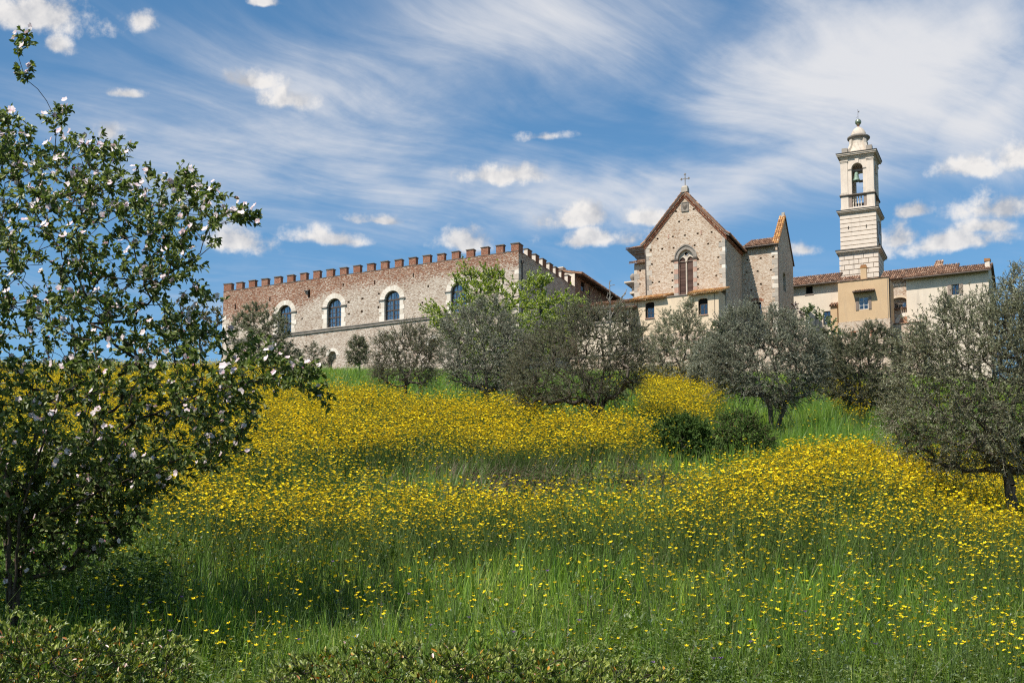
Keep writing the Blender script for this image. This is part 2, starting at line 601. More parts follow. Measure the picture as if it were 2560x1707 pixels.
LIME = [(0.0, (0.23, 0.145, 0.10)), (0.16, (0.385, 0.295, 0.23)), (0.40, (0.51, 0.42, 0.34)), (0.66, (0.60, 0.52, 0.435)), (1.0, (0.72, 0.65, 0.57))]
BRICKS = [(0.0, (0.13, 0.08, 0.06)), (0.25, (0.23, 0.095, 0.06)), (0.5, (0.31, 0.135, 0.08)), (0.70, (0.35, 0.20, 0.13)), (0.86, (0.50, 0.40, 0.315)), (1.0, (0.66, 0.58, 0.495))]
CHURCH = [(0.0, (0.26, 0.135, 0.075)), (0.12, (0.42, 0.275, 0.175)), (0.30, (0.54, 0.42, 0.315)), (0.6, (0.62, 0.51, 0.405)), (1.0, (0.735, 0.64, 0.535))]
MBRICK = [(0.0, (0.12, 0.06, 0.045)), (0.3, (0.22, 0.08, 0.05)), (0.6, (0.30, 0.115, 0.065)), (0.85, (0.36, 0.17, 0.10)), (1.0, (0.56, 0.45, 0.36))]
M = {}
M['church_stone'] = stone_mat('church_stone', CHURCH, (0.33, 0.235, 0.165), 1.5, 6.4, 3.1)
M['base_stone'] = stone_mat('base_stone', CHURCH, (0.38, 0.29, 0.22), 1.9, 6.6, 8.3)
M['side_stone'] = stone_mat('side_stone', CHURCH, (0.34, 0.27, 0.21), 2.0, 5.6, 5.7)
M['plaster_cream'] = plaster_mat('plaster_cream', (0.66, 0.53, 0.385), (0.60, 0.47, 0.33), (0.36, 0.30, 0.23), 0.35)
M['plaster_pale'] = plaster_mat('plaster_pale', (0.68, 0.585, 0.47), (0.60, 0.51, 0.41), (0.36, 0.31, 0.26), 0.42)
M['plaster_ochre'] = plaster_mat('plaster_ochre', (0.55, 0.39, 0.235), (0.50, 0.35, 0.21), (0.33, 0.27, 0.21), 0.5)
M['tower_render'] = plaster_mat('tower_render', (0.68, 0.58, 0.485), (0.60, 0.51, 0.425), (0.30, 0.25, 0.21), 0.5, 1.6)
M['trim_pale'] = plaster_mat('trim_pale', (0.60, 0.515, 0.425), (0.50, 0.425, 0.35), (0.24, 0.20, 0.16), 0.75, 2.5)
M['merlon_plaster'] = plaster_mat('merlon_plaster', (0.66, 0.58, 0.49), (0.58, 0.50, 0.42), (0.33, 0.27, 0.22), 0.4, 2)
M['white_block'] = piece_mat('white_block', [(0, (0.54, 0.47, 0.385)), (0.5, (0.66, 0.59, 0.505)), (1, (0.72, 0.66, 0.58))], nscale=5)
M['lime_block'] = piece_mat('lime_block', [(0, (0.42, 0.34, 0.27)), (0.5, (0.55, 0.465, 0.385)), (1, (0.67, 0.60, 0.52))], nscale=6)
M['grey_block'] = piece_mat('grey_block', [(0, (0.26, 0.225, 0.19)), (0.5, (0.38, 0.335, 0.285)), (1, (0.52, 0.455, 0.38))], nscale=6)
M['grey_trim'] = plain_mat('grey_trim', (0.29, 0.255, 0.22), 0.9, 0.2, nscale=5, amt=0.35, dark=(0.15, 0.13, 0.11))
M['dark_trim'] = plain_mat('dark_trim', (0.17, 0.14, 0.115), 0.9, 0.2, nscale=6, amt=0.3, dark=(0.08, 0.07, 0.06))
M['brick_red'] = piece_mat('brick_red', [(0, (0.15, 0.07, 0.045)), (0.45, (0.29, 0.115, 0.065)), (0.8, (0.37, 0.16, 0.09)), (1, (0.50, 0.36, 0.26))], nscale=11)
M['pink_stone'] = plain_mat('pink_stone', (0.46, 0.28, 0.21), 0.9, 0.2, nscale=4, amt=0.25)
M['roof_tile'] = piece_mat('roof_tile', [(0, (0.10, 0.062, 0.045)), (0.4, (0.22, 0.125, 0.082)), (0.75, (0.33, 0.185, 0.115)), (1, (0.46, 0.33, 0.24))], nscale=6)
M['orange_tile'] = piece_mat('orange_tile', [(0, (0.22, 0.10, 0.05)), (0.45, (0.38, 0.19, 0.08)), (0.8, (0.50, 0.27, 0.10)), (1, (0.56, 0.42, 0.28))], nscale=6,
                             lichen=((0.52, 0.30, 0.05), 0.7))
M['wood_shutter'] = piece_mat('wood_shutter', [(0, (0.085, 0.05, 0.042)), (0.5, (0.135, 0.08, 0.066)), (1, (0.20, 0.125, 0.10))], nscale=4, var=0.25)
M['wood_dark'] = plain_mat('wood_dark', (0.085, 0.06, 0.045), 0.7, 0.3)
M['wood_grey'] = plain_mat('wood_grey', (0.30, 0.235, 0.195), 0.85, 0.2)
M['white_wood'] = plain_mat('white_wood', (0.62, 0.60, 0.56), 0.6, 0.3)
M['iron'] = plain_mat('iron', (0.045, 0.042, 0.040), 0.6, 0.4)
M['copper_pipe'] = plain_mat('copper_pipe', (0.10, 0.075, 0.06), 0.6, 0.4)
M['bronze'] = plain_mat('bronze', (0.20, 0.30, 0.235), 0.6, 0.4, 0.25, nscale=5, amt=0.4, dark=(0.10, 0.12, 0.09))
M['bronze_dark'] = plain_mat('bronze_dark', (0.07, 0.07, 0.055), 0.6, 0.4, 0.2)
M['gilt'] = plain_mat('gilt', (0.30, 0.31, 0.20), 0.35, 0.5, 0.6, nscale=4, amt=0.4, dark=(0.15, 0.22, 0.18))
M['dark_inside'] = plain_mat('dark_inside', (0.02, 0.018, 0.016), 0.95, 0.1)
M['curtain'] = plain_mat('curtain', (0.80, 0.82, 0.86), 0.9, 0.1, nscale=3, amt=0.15, dark=(0.55, 0.60, 0.68))
M['clock_face'] = plain_mat('clock_face', (0.30, 0.31, 0.33), 0.5, 0.4)


def glass_mat():
    m, t = new_mat('window_glass')
    ob = t.n('ShaderNodeTexCoord').outputs['Object']
    n = t.noise(ob, 0.9, 2, 0.5)
    tr = t.n('ShaderNodeBsdfTransparent', {0: (0.86, 0.91, 0.96)})
    g = t.n('ShaderNodeBsdfGlossy', {'Color': (1, 1, 1), 'Roughness': 0.03})
    bn = t.n('ShaderNodeBump', {'Height': n})
    bn.inputs['Strength'].default_value = 0.15
    bn.inputs['Distance'].default_value = 0.05
    t.set(g.inputs['Normal'], bn.outputs[0])
    fr = t.n('ShaderNodeFresnel', {0: 1.52})
    mx = t.n('ShaderNodeMixShader', {0: t.math('MULTIPLY_ADD', fr.outputs[0], 1.0, 0.03), 1: tr.outputs[0], 2: g.outputs[0]})
    t.n('ShaderNodeOutputMaterial', {0: mx.outputs[0]})
    return m


M['glass'] = glass_mat()


def ground_mat():
    m, t = new_mat('meadow_soil')
    pos = t.n('ShaderNodeNewGeometry').outputs['Position']
    a = t.noise(pos, 0.35, 4, 0.6)
    b = t.noise(pos, 6, 4, 0.6)
    c = t.ramp(t.math('ADD', t.math('MULTIPLY', a, 0.5), t.math('MULTIPLY', b, 0.5)),
               [(0.3, (0.022, 0.028, 0.011)), (0.5, (0.030, 0.042, 0.014)), (0.7, (0.048, 0.048, 0.024))])
    finish(t, c, 0.95, b, 0.6, 0.05, 0.1)
    return m


M['soil'] = ground_mat()


def bark_mat(name, c0, c1):
    m, t = new_mat(name)
    ob = t.n('ShaderNodeTexCoord').outputs['Object']
    n = t.noise(t.vmath('MULTIPLY', ob, (1, 1, 0.35)), 16, 5, 0.65)
    finish(t, t.mix(t.smooth(n, 0.3, 0.7), c0, c1), 0.95, n, 0.8, 0.03, 0.1)
    return m


M['bark_olive'] = bark_mat('bark_olive', (0.045, 0.036, 0.028), (0.17, 0.14, 0.115))
M['bark_quince'] = bark_mat('bark_quince', (0.030, 0.022, 0.016), (0.115, 0.09, 0.07))
M['bark_pale'] = bark_mat('bark_pale', (0.14, 0.12, 0.10), (0.34, 0.31, 0.27))
M['leaf_olive'] = leaf_mat('leaf_olive', [(0.0, (0.070, 0.076, 0.039)), (0.45, (0.147, 0.154, 0.086)), (0.78, (0.258, 0.260, 0.163)), (1.0, (0.515, 0.510, 0.379))], 0.18, 0.25, (2.2, 0.75), (1.1, 1.15, 0.7))
M['leaf_olive_silver'] = leaf_mat('leaf_olive_silver', [(0.0, (0.092, 0.101, 0.067)), (0.45, (0.191, 0.202, 0.140)), (0.78, (0.332, 0.343, 0.262)), (1.0, (0.598, 0.617, 0.524))], 0.16, 0.25, (2.2, 0.75), (1.1, 1.15, 0.75))
M['leaf_quince'] = leaf_mat('leaf_quince', [(0.0, (0.060, 0.088, 0.028)), (0.5, (0.130, 0.173, 0.052)), (0.85, (0.233, 0.264, 0.096)), (1.0, (0.380, 0.373, 0.192))], 0.36, 0.05)
M['leaf_fresh'] = leaf_mat('leaf_fresh', [(0.0, (0.130, 0.175, 0.026)), (0.5, (0.268, 0.342, 0.046)), (0.9, (0.406, 0.460, 0.083)), (1.0, (0.554, 0.554, 0.130))], 0.42, 0.12)
M['leaf_rust'] = leaf_mat('leaf_rust', [(0.0, (0.055, 0.055, 0.015)), (0.5, (0.13, 0.12, 0.028)), (0.9, (0.20, 0.15, 0.04)), (1.0, (0.26, 0.12, 0.05))], 0.3, 0.3)
M['leaf_bush'] = leaf_mat('leaf_bush', [(0.0, (0.033, 0.060, 0.018)), (0.5, (0.075, 0.128, 0.033)), (1.0, (0.158, 0.224, 0.067))], 0.25, 0.04)
M['leaf_pale'] = leaf_mat('leaf_pale', [(0.0, (0.085, 0.12, 0.035)), (0.5, (0.16, 0.20, 0.07)), (1.0, (0.28, 0.32, 0.14))], 0.35, 0.3)
M['leaf_red'] = leaf_mat('leaf_red', [(0.0, (0.035, 0.014, 0.014)), (0.5, (0.085, 0.030, 0.028)), (1.0, (0.15, 0.07, 0.05))], 0.25, 0.3)
M['leaf_hedge'] = leaf_mat('leaf_hedge', [(0.0, (0.071, 0.107, 0.018)), (0.5, (0.167, 0.214, 0.036)), (0.8, (0.365, 0.400, 0.089)), (0.96, (0.524, 0.515, 0.169)), (1.0, (0.667, 0.286, 0.035))], 0.28, 0.15)
M['leaf_orange'] = leaf_mat('leaf_orange', [(0.0, (0.30, 0.10, 0.02)), (0.6, (0.50, 0.20, 0.035)), (1.0, (0.55, 0.32, 0.08))], 0.3, 0.4, tcol=(1.2, 1.0, 0.5))
M['petal_pink'] = leaf_mat('petal_pink', [(0.0, (0.688, 0.464, 0.505)), (0.35, (0.781, 0.661, 0.686)), (1.0, (0.828, 0.759, 0.767))], 0.3, 0.0, tcol=(1, 0.9, 0.9))
M['bud_pink'] = leaf_mat('bud_pink', [(0.0, (0.62, 0.22, 0.28)), (1.0, (0.78, 0.46, 0.50))], 0.3, 0.0, tcol=(1, 0.8, 0.8))
M['grass'] = leaf_mat('grass', [(0.0, (0.075, 0.153, 0.011)), (0.35, (0.137, 0.245, 0.014)), (0.65, (0.207, 0.322, 0.026)), (0.9, (0.300, 0.387, 0.045)), (1.0, (0.440, 0.485, 0.085))], 0.24, 0.10, (0.9, 1.1))
M['grass_blue'] = leaf_mat('grass_blue', [(0.0, (0.059, 0.140, 0.015)), (0.5, (0.122, 0.224, 0.031)), (0.9, (0.222, 0.329, 0.060)), (1.0, (0.372, 0.443, 0.105))], 0.22, 0.14, (0.9, 1.1))
M['herb'] = leaf_mat('herb', [(0.0, (0.071, 0.115, 0.020)), (0.5, (0.144, 0.201, 0.035)), (0.9, (0.222, 0.266, 0.065)), (1.0, (0.331, 0.316, 0.115))], 0.32, 0.08, (0.8, 0.8))
M['straw'] = leaf_mat('straw', [(0.0, (0.13, 0.085, 0.055)), (0.5, (0.24, 0.17, 0.11)), (1.0, (0.38, 0.31, 0.20))], 0.15, 0.1, tcol=(1, 1, 1))
M['bramble_stem'] = leaf_mat('bramble_stem', [(0.0, (0.055, 0.030, 0.026)), (0.5, (0.12, 0.068, 0.055)), (1.0, (0.22, 0.15, 0.11))], 0.05, 0.1, tcol=(1, 1, 1))
M['petal_yellow'] = leaf_mat('petal_yellow', [(0.0, (0.798, 0.491, 0.004)), (0.5, (0.900, 0.666, 0.008)), (1.0, (0.900, 0.771, 0.015))], 0.25, 0.25, tcol=(1.0, 0.9, 0.3))
M['petal_violet'] = leaf_mat('petal_violet', [(0.0, (0.22, 0.10, 0.34)), (1.0, (0.46, 0.32, 0.60))], 0.25, 0.0, tcol=(1, 0.9, 1))
M['stalk'] = leaf_mat('stalk', [(0.0, (0.050, 0.095, 0.018)), (1.0, (0.11, 0.16, 0.04))], 0.2, 0.2)
# ------------------------------------------------------------------ the hillside
_COLS = {
    600: [(9, 1620), (11, 1500), (13, 1400), (15, 1320), (17, 1250), (19, 1190), (21, 1130), (24, 1060), (28, 1003), (33, 960), (40, 932), (50, 917), (60, 908), (80, 906), (110, 908)],
    1300: [(9, 1600), (11, 1450), (13, 1335), (15, 1265), (17, 1228), (19, 1224), (20.5, 1195), (22, 1140), (25, 1075), (29, 1020), (34, 983), (40, 958), (50, 932), (60, 918), (80, 912), (110, 912)],
    1750: [(9, 1600), (11, 1445), (13, 1325), (15, 1245), (17, 1195), (18.5, 1185), (20, 1182), (22, 1150), (25, 1085), (29, 1030), (34, 992), (40, 965), (50, 938), (60, 925), (80, 916), (110, 914)],
    2100: [(9, 1600), (11, 1440), (13, 1315), (15, 1222), (17, 1165), (19, 1132), (20.5, 1128), (22.5, 1122), (25, 1085), (30, 1030), (36, 995), (45, 972), (60, 955), (80, 935), (110, 915)],
    2500: [(9, 1610), (11, 1470), (13, 1385), (15, 1330), (17, 1298), (20, 1262), (24, 1215), (28, 1160), (33, 1110), (40, 1060), (60, 1000), (80, 965), (110, 925)],
}
_DG = np.arange(0, 130.01, 0.25)
_ZT, _CX = [], []
for _cx, _tab in sorted(_COLS.items()):
    _d = np.array([0, 3, 6] + [a for a, b in _tab] + [118, 130.])
    _z = [(1675 - b) / 3500 * a - 0.58 for a, b in _tab]
    _z = np.array([-1.65, -1.6, -0.95] + _z + [_z[-1] + 0.5, _z[-1] + 0.6])
    _f = np.interp(_DG, _d, _z)
    _k = np.ones(7) / 7
    _f = np.convolve(np.pad(_f, 3, mode='edge'), _k, 'valid')
    _ZT.append(_f)
    _CX.append(_cx)
_ZT, _CX = np.array(_ZT), np.array(_CX, float)


def zg(x, y):
    """ground height under (x, y); works on arrays"""
    x, y = np.asarray(x, float), np.asarray(y, float)
    yy = np.maximum(y, 1.0)
    px = np.clip(1280 + FPX * x / yy, _CX[0], _CX[-1])
    near = np.clip((y - 4) / 6.0, 0, 1)
    px = 1300 + (px - 1300) * near
    di = np.clip(y, 0, 129.9) / 0.25
    i0 = di.astype(int)
    fr = di - i0
    j = np.clip(np.searchsorted(_CX, px, side='right') - 1, 0, len(_CX) - 2)
    g = (px - _CX[j]) / (_CX[j + 1] - _CX[j])
    g = g * g * (3 - 2 * g)
    za = _ZT[j, i0] * (1 - fr) + _ZT[j, i0 + 1] * fr
    zb = _ZT[j + 1, i0] * (1 - fr) + _ZT[j + 1, i0 + 1] * fr
    z = za * (1 - g) + zb * g
    bump = 0.06 * np.sin(x * 1.1 + 0.7 * y) * np.sin(y * 0.8 - 0.3 * x) + 0.035 * np.sin(2.9 * x + 1.3) * np.sin(2.3 * y)
    z = z + bump * np.clip((y - 6) / 4, 0, 1)
    fall = np.clip((y - 190) / 500, 0, 1)
    return z * (1 - fall) + (-4.0) * fall


def build_ground():
    xs = np.unique(np.round(np.concatenate([np.linspace(-2500, -160, 14), np.linspace(-150, -26, 32), np.linspace(-25, 25, 126), np.linspace(26, 150, 32), np.linspace(160, 2500, 14)]), 3))
    ys = np.unique(np.round(np.concatenate([np.linspace(-2000, -40, 12), np.linspace(-30, 4, 12), np.linspace(5, 45, 121), np.linspace(46, 135, 60), np.linspace(140, 3000, 24)]), 3))
    X, Y = np.meshgrid(xs, ys)
    Z = zg(X, Y)
    V = np.stack([X.ravel(), Y.ravel(), Z.ravel()], 1)
    nx, ny = len(xs), len(ys)
    i, j = np.meshgrid(np.arange(nx - 1), np.arange(ny - 1))
    b = (j * nx + i).ravel()
    F = np.stack([b, b + 1, b + nx + 1, b + nx], 1)
    o = link(bpy.data.objects.new('ground', raw_mesh('ground', V, F, M['soil'], smooth=True)))
    tag(o, 'green hillside meadow ground rising to the castle', None, None, 'structure')


build_ground()
# ------------------------------------------------------------------ shared building pieces
def roof_part(parent, zb, A, B, C, D, mat, name='roof', pitch=0.21, row=0.40, rad=0.085, thick=0.10, rough=0.012):
    """pantile roof over the quad A (eave, start) B (eave, end) C D (ridge): a slab with real half-round tiles laid on it"""
    A, B, C, D = (Vector(p) for p in (A, B, C, D))
    nrm = (B - A).cross(D - A).normalized()
    if nrm.z < 0:
        nrm = -nrm
    s = MB()
    top = [A, B, C, D]
    bot = [p - nrm * thick for p in top]
    s.add(top + bot, [(0, 1, 2, 3), (7, 6, 5, 4), (0, 4, 5, 1), (1, 5, 6, 2), (2, 6, 7, 3), (3, 7, 4, 0)])
    slab = s.build(name, mat, parent, zb=zb)
    t = MB()
    W = (B - A).length
    n = max(2, int(W / pitch))
    wdir = (B - A).normalized()
    for i in range(n):
        u = (i + 0.5) / n
        e, r = A.lerp(B, u), D.lerp(C, u)
        L = (r - e).length
        sd = (r - e).normalized()
        m = max(1, int(L / row))
        for k in range(m):
            p0 = e + sd * (L * k / m - 0.03) + nrm * (0.030 + random.uniform(0, rough)) + wdir * random.uniform(-rough, rough)
            p1 = e + sd * (L * (k + 1) / m + 0.04) + nrm * 0.012 + wdir * random.uniform(-rough, rough)
            vs = []
            for p, rr in ((p0, rad), (p1, rad * 0.8)):
                for q in range(5):
                    a = math.pi * q / 4
                    vs.append(p + wdir * (math.cos(a) * rr) + nrm * (math.sin(a) * rr))
            fs = [(q, q + 1, q + 6, q + 5) for q in range(4)] + [(4, 3, 2, 1, 0)]
            t.add(vs, fs)
    o = t.build('roof_tiles', mat, slab, zb=zb)
    o['kind'] = 'stuff'
    return slab


def sash_window(parent, zb, x0, x1, z0, z1, y, frame_mat, cols=2, rows=2, axis='y', bar=0.045, glass=None, back='dark_inside', name='window'):
    """rectangular glazed window: frame (the part) with its panes as sub-parts; axis 'x' puts it in a side wall"""
    f = MB()
    d = 0.05

    def b(mb, a0, a1, y0, y1, c0, c1):
        if axis == 'y':
            mb.box(a0, a1, y0, y1, c0, c1)
        else:
            mb.box(-y1 if False else y - (y1 - y), y - (y0 - y), a0, a1, c0, c1)
    b(f, x0, x0 + bar * 1.4, y, y + d, z0, z1)
    b(f, x1 - bar * 1.4, x1, y, y + d, z0, z1)
    b(f, x0 + bar * 1.4, x1 - bar * 1.4, y, y + d, z0, z0 + bar * 1.4)
    b(f, x0 + bar * 1.4, x1 - bar * 1.4, y, y + d, z1 - bar * 1.4, z1)
    ix0, ix1, iz0, iz1 = x0 + bar * 1.4, x1 - bar * 1.4, z0 + bar * 1.4, z1 - bar * 1.4
    cw, rh = (ix1 - ix0) / cols, (iz1 - iz0) / rows
    for i in range(1, cols):
        wbar = bar * (1.3 if i * 2 == cols else 0.8)
        b(f, ix0 + cw * i - wbar / 2, ix0 + cw * i + wbar / 2, y + 0.004, y + d - 0.004, iz0, iz1)
    for k in range(1, rows):
        b(f, ix0, ix1, y + 0.008, y + d - 0.008, iz0 + rh * k - bar * 0.35, iz0 + rh * k + bar * 0.35)
    w = f.build(name, frame_mat, parent, zb=zb)
    for i in range(cols):
        for k in range(rows):
            p = MB()
            b(p, ix0 + cw * i + 0.005, ix0 + cw * (i + 1) - 0.005, y + 0.02, y + 0.028, iz0 + rh * k + 0.005, iz0 + rh * (k + 1) - 0.005)
            p.build('pane', glass or M['glass'], w, zb=zb)
    return w


def tri_col(parent, zb, mb, name, mat, **kw):
    return mb.build(name, mat, parent, zb=zb, **kw)


# ------------------------------------------------------------------ battlemented castle
def build_castle():
    fr = Frame(1296.5, 700, 120, 25)
    zb, XL, ZP, ZM, YE = 22.0, -31.65, 36.66, 37.36, 13.0
    root = tag(fr.root('castle', zb), 'long battlemented stone castle block with red brick merlons and arched windows', 'castle')
    castle_stone = stone_mat('castle_stone', LIME, (0.36, 0.275, 0.20), 1.5, 6.6, 0.0, 0.7, (ZP - zb, BRICKS), 1.0)
    merlon_brick = stone_mat('merlon_brick', MBRICK, (0.34, 0.22, 0.15), 4.2, 12.5, 2.2, 0.45, None, 0.7)
    side_stone = stone_mat('castle_side_stone', LIME, (0.40, 0.31, 0.23), 2.0, 5.8, 4.0, 0.7, (ZP - zb + 1.3, BRICKS), 1.0)
    wins = [(-24.46, 0.77), (-18.96, 0.79), (-12.74, 0.81), (-5.90, 0.81)]
    z0, zs = 31.86, 33.78
    holes, depth, back = [], [], []
    for c, r in wins:
        holes.append(arch_hole(c - r, c + r, z0, zs, 12)); depth.append(0.55); back.append(1)
    for x, z, w, h in [(-30.2, 35.05, .16, .55), (-26.2, 35.3, .15, .5), (-21.75, 35.35, .22, .75), (-18.0, 35.75, .13, .3), (-14.6, 35.55, .14, .4), (-10.55, 35.75, .16, .38),
                       (-17.4, 34.05, .24, .2), (-15.9, 34.2, .24, .2), (-14.2, 33.2, .2, .18), (-17.35, 32.9, .26, .18), (-15.95, 33.0, .24, .18), (-9.0, 34.55, .18, .25),
                       (-14.15, 34.45, .22, .18), (-22.5, 33.0, .14, .25), (-23.4, 33.0, .14, .2), (-9.6, 33.1, .2, .2), (-2.6, 34.6, .2, .22), (-3.4, 33.0, .2, .2), (-28.0, 33.6, .2, .2),
                       (-16.6, 30.6, .2, .2), (-13.2, 30.7, .2, .2), (-22.0, 30.3, .2, .2), (-10.4, 30.2, .22, .2), (-26.5, 30.2, .2, .2), (-5.0, 30.4, .22, .2)]:
        j = 0.04
        holes.append([(x - w / 2 + random.uniform(-j, j), z - h / 2), (x + w / 2, z - h / 2 + random.uniform(-j, j)), (x + w / 2 - random.uniform(0, j), z + h / 2), (x - w / 2, z + h / 2 - random.uniform(0, j))])
        depth.append(0.32); back.append(1)
    niches = [(-19.1, 0.42), (-8.45, 0.52), (-29.0, 0.45)]
    for c, r in niches:
        holes.append(arch_hole(c - r, c + r, 27.6, 29.15, 10)); depth.append(0.45); back.append(0)
    w = MB()
    w.wall([(XL, 0), (XL, ZP)][::1] and rect(XL, 0, zb, ZP), holes, 0.0, depth, mi=0, back=back)
    w.add([(XL, 0, zb), (XL, YE, zb), (XL, YE, ZP), (XL, 0, ZP)], [(3, 2, 1, 0)])
    w.add([(XL, YE, zb), (0, YE, zb), (0, YE, ZP), (XL, YE, ZP)], [(3, 2, 1, 0)])
    i = 0.45   # parapet thickness
    w.add([(XL, 0, ZP), (0, 0, ZP), (-i, i, ZP), (XL + i, i, ZP), (-i, i, ZP - 1), (XL + i, i, ZP - 1)], [(0, 1, 2, 3), (3, 2, 4, 5)])
    w.add([(0, 0, ZP), (0, YE, ZP), (-i, YE, ZP), (-i, i, ZP), (-i, YE, ZP - 1), (-i, i, ZP - 1)], [(0, 1, 2, 3), (3, 2, 4, 5)])
    w.add([(XL + i, i, ZP - 1), (-i, i, ZP - 1), (-i, YE, ZP - 1), (XL + i, YE, ZP - 1)], [(0, 1, 2, 3)])
    w.build('wall', [castle_stone, M['dark_inside']], root, zb=zb)
    s = MB()
    yc, ry, zsy = 5.2, 0.72, 33.9
    s.wall(rect(0, YE, zb, ZP), [arch_hole(yc - ry, yc + ry, 32.0, zsy, 10), arch_hole(10.2, 11.3, 32.0, 33.6, 8)], 0.0, 0.5, axis='x', back=[1, 1])
    so = s.build('side_wall', [side_stone, M['dark_inside']], root, zb=zb)
    so['label'] = 'shaded side wall of the castle'
    # surround of the side window
    for k in range(9):
        a0, a1 = math.pi * k / 9 + 0.01, math.pi * (k + 1) / 9 - 0.01
        q = [(yc + rr * math.cos(a), zsy + rr * math.sin(a)) for rr, a in ((ry, a0), (ry + .36, a0), (ry + .36, a1), (ry, a1))]
        MB().prism_x(q, -0.2, 0.035).build('voussoir', M['white_block'], so, zb=zb)
    sash_window(so, zb, yc - ry, yc + ry, 32.0, zsy, -0.3, M['wood_dark'], 2, 3, axis='x')
    # weathered top edge of the parapet: a thin uneven coping course
    cp = MB()
    x = XL
    while x < -0.05:
        L = random.uniform(0.35, 0.8)
        cp.rough(x, min(x + L - 0.015, -0.02), -0.02, 0.44, ZP + 0.002, ZP + random.uniform(0.03, 0.08), 0.012)
        x += L
    y = 0.5
    while y < YE - 0.2:
        L = random.uniform(0.35, 0.8)
        cp.rough(-0.43, 0.02, y, min(y + L - 0.015, YE), ZP + 0.002, ZP + random.uniform(0.03, 0.08), 0.012)
        y += L
    cp.build('coping', M['dark_trim'], root, zb=zb)['kind'] = 'stuff'

    def merlon(x0, x1, y0, y1, face=0):
        m = MB()
        zt = ZM + random.uniform(-0.03, 0.03)
        m.rough(x0, x1, y0, y1, ZP - 0.12, zt, 0.015)
        if face:                                    # the cheek that looks along the wall walk is plastered
            m.M[-4] = 1
        m.rough(x0 - 0.05, x1 + 0.05, y0 - 0.05, y1 + 0.05, zt + 0.003, zt + 0.08, 0.012, mi=2)
        m.build('merlon', [merlon_brick, M['merlon_plaster'], M['dark_trim']], root, zb=zb)
    n, w0 = 22, 0.72
    for k in range(n):
        xa = -31.62 + k * (31.62 - 0.74) / 21
        if k == n - 1:
            m = merlon(-0.74, -0.004, 0.004, 0.9)
        else:
            merlon(xa, xa + (0.9 if k == 0 else w0) + random.uniform(-0.02, 0.02), 0.004, 0.42)
    for y0, y1 in [(1.95, 2.84), (3.63, 4.46), (5.25, 6.08), (6.8, 7.6), (8.2, 9.0), (9.58, 10.38), (11.19, 11.95)]:
        merlon(-0.42, -0.004, y0, y1, 1)
    # quoins at both ends of the front
    for xq, sg in ((0.0, -1), (XL, 1)):
        z = 27.0
        k = 0
        top = 35.05 if sg < 0 else 34.3
        while z < top:
            h = random.uniform(0.32, 0.46)
            L = (0.75 if k % 2 else 0.42) + random.uniform(-.06, .06)
            a, b = (xq - L, xq + 0.03) if sg < 0 else (xq - 0.03, xq + L)
            MB().rough(a, b, -0.03, 0.4 if sg < 0 else 0.3, z, min(z + h - 0.02, top), 0.012).build('quoin', M['lime_block'], root, zb=zb)
            z += h
            k += 1
    # string course under the windows: two ledges with a hollow between
    g = MB()
    x = XL + 0.6
    while x < -0.2:
        L = random.uniform(1.2, 2.2)
        x1 = min(x + L, -0.02)
        g.rough(x, x1 - 0.012, -0.14, 0.05, 31.68, 31.78, 0.008)
        g.rough(x, x1 - 0.012, -0.07, 0.05, 31.60, 31.677, 0.006)
        g.rough(x, x1 - 0.012, -0.11, 0.05, 31.49, 31.597, 0.008)
        x = x1
    g.build('string_course', M['grey_trim'], root, zb=zb)
    # arched windows
    for c, r in wins:
        f = MB()
        y = 0.30
        ring = arch_pts(c - r, c + r, zs, 14)
        ring2 = arch_pts(c - r + 0.085, c + r - 0.085, zs, 14)
        for a in range(14):
            f.prism([ring2[a], ring[a], ring[a + 1], ring2[a + 1]], y, y + 0.08)
        for xa, xb in ((c - r, c - r + .085), (c + r - .085, c + r), (c - .05, c + .05)):
            f.box(xa, xb, y, y + .08, z0, zs)
        zm = z0 + (zs - z0) * 0.50
        for za, zb_ in ((z0, z0 + .08), (zs - .06, zs + .06), (zm - .05, zm + .05)):
            f.box(c - r + .085, c + r - .085, y - .005, y + .085, za, zb_)
        for xa in (c - r * .36, c + r * .36):
            f.box(xa - .022, xa + .022, y + .01, y + .07, zs + .06, zs + math.sqrt(max(r * r - (xa - c) ** 2, 0.01)) - .07)
        for sx in (-1, 1):
            xm = c + sx * (r + 0.0) * 0.5
            f.box(xm - .018, xm + .018, y + .01, y + .07, z0 + .08, zs - .06)
            for za in (z0 + (zm - z0) * .5, zm + (zs - zm) * .5):
                f.box(c + (sx * .05 if sx > 0 else -r + .085), c + (r - .085 if sx > 0 else -.05), y + .015, y + .065, za - .018, za + .018)
        wo = f.build('window', M['wood_dark'], root, zb=zb)
        for sx in (-1, 1):
            for za, zc in ((z0 + .08, zm - .05), (zm + .05, zs - .06)):
                xa, xb = (c - r + .085, c - .05) if sx < 0 else (c + .05, c + r - .085)
                MB().box(xa + .004, xb - .004, y + .035, y + .043, za + .004, zc - .004).build('pane', M['glass'], wo, zb=zb)
        inner = [p for p in arch_pts(c - r + .09, c + r - .09, zs + .065, 14, r - .16)]
        MB().prism([(c - r + .1, zs + .062)] * 0 + inner[::1], y + .035, y + .043).build('pane', M['glass'], wo, zb=zb)
        cu = MB()
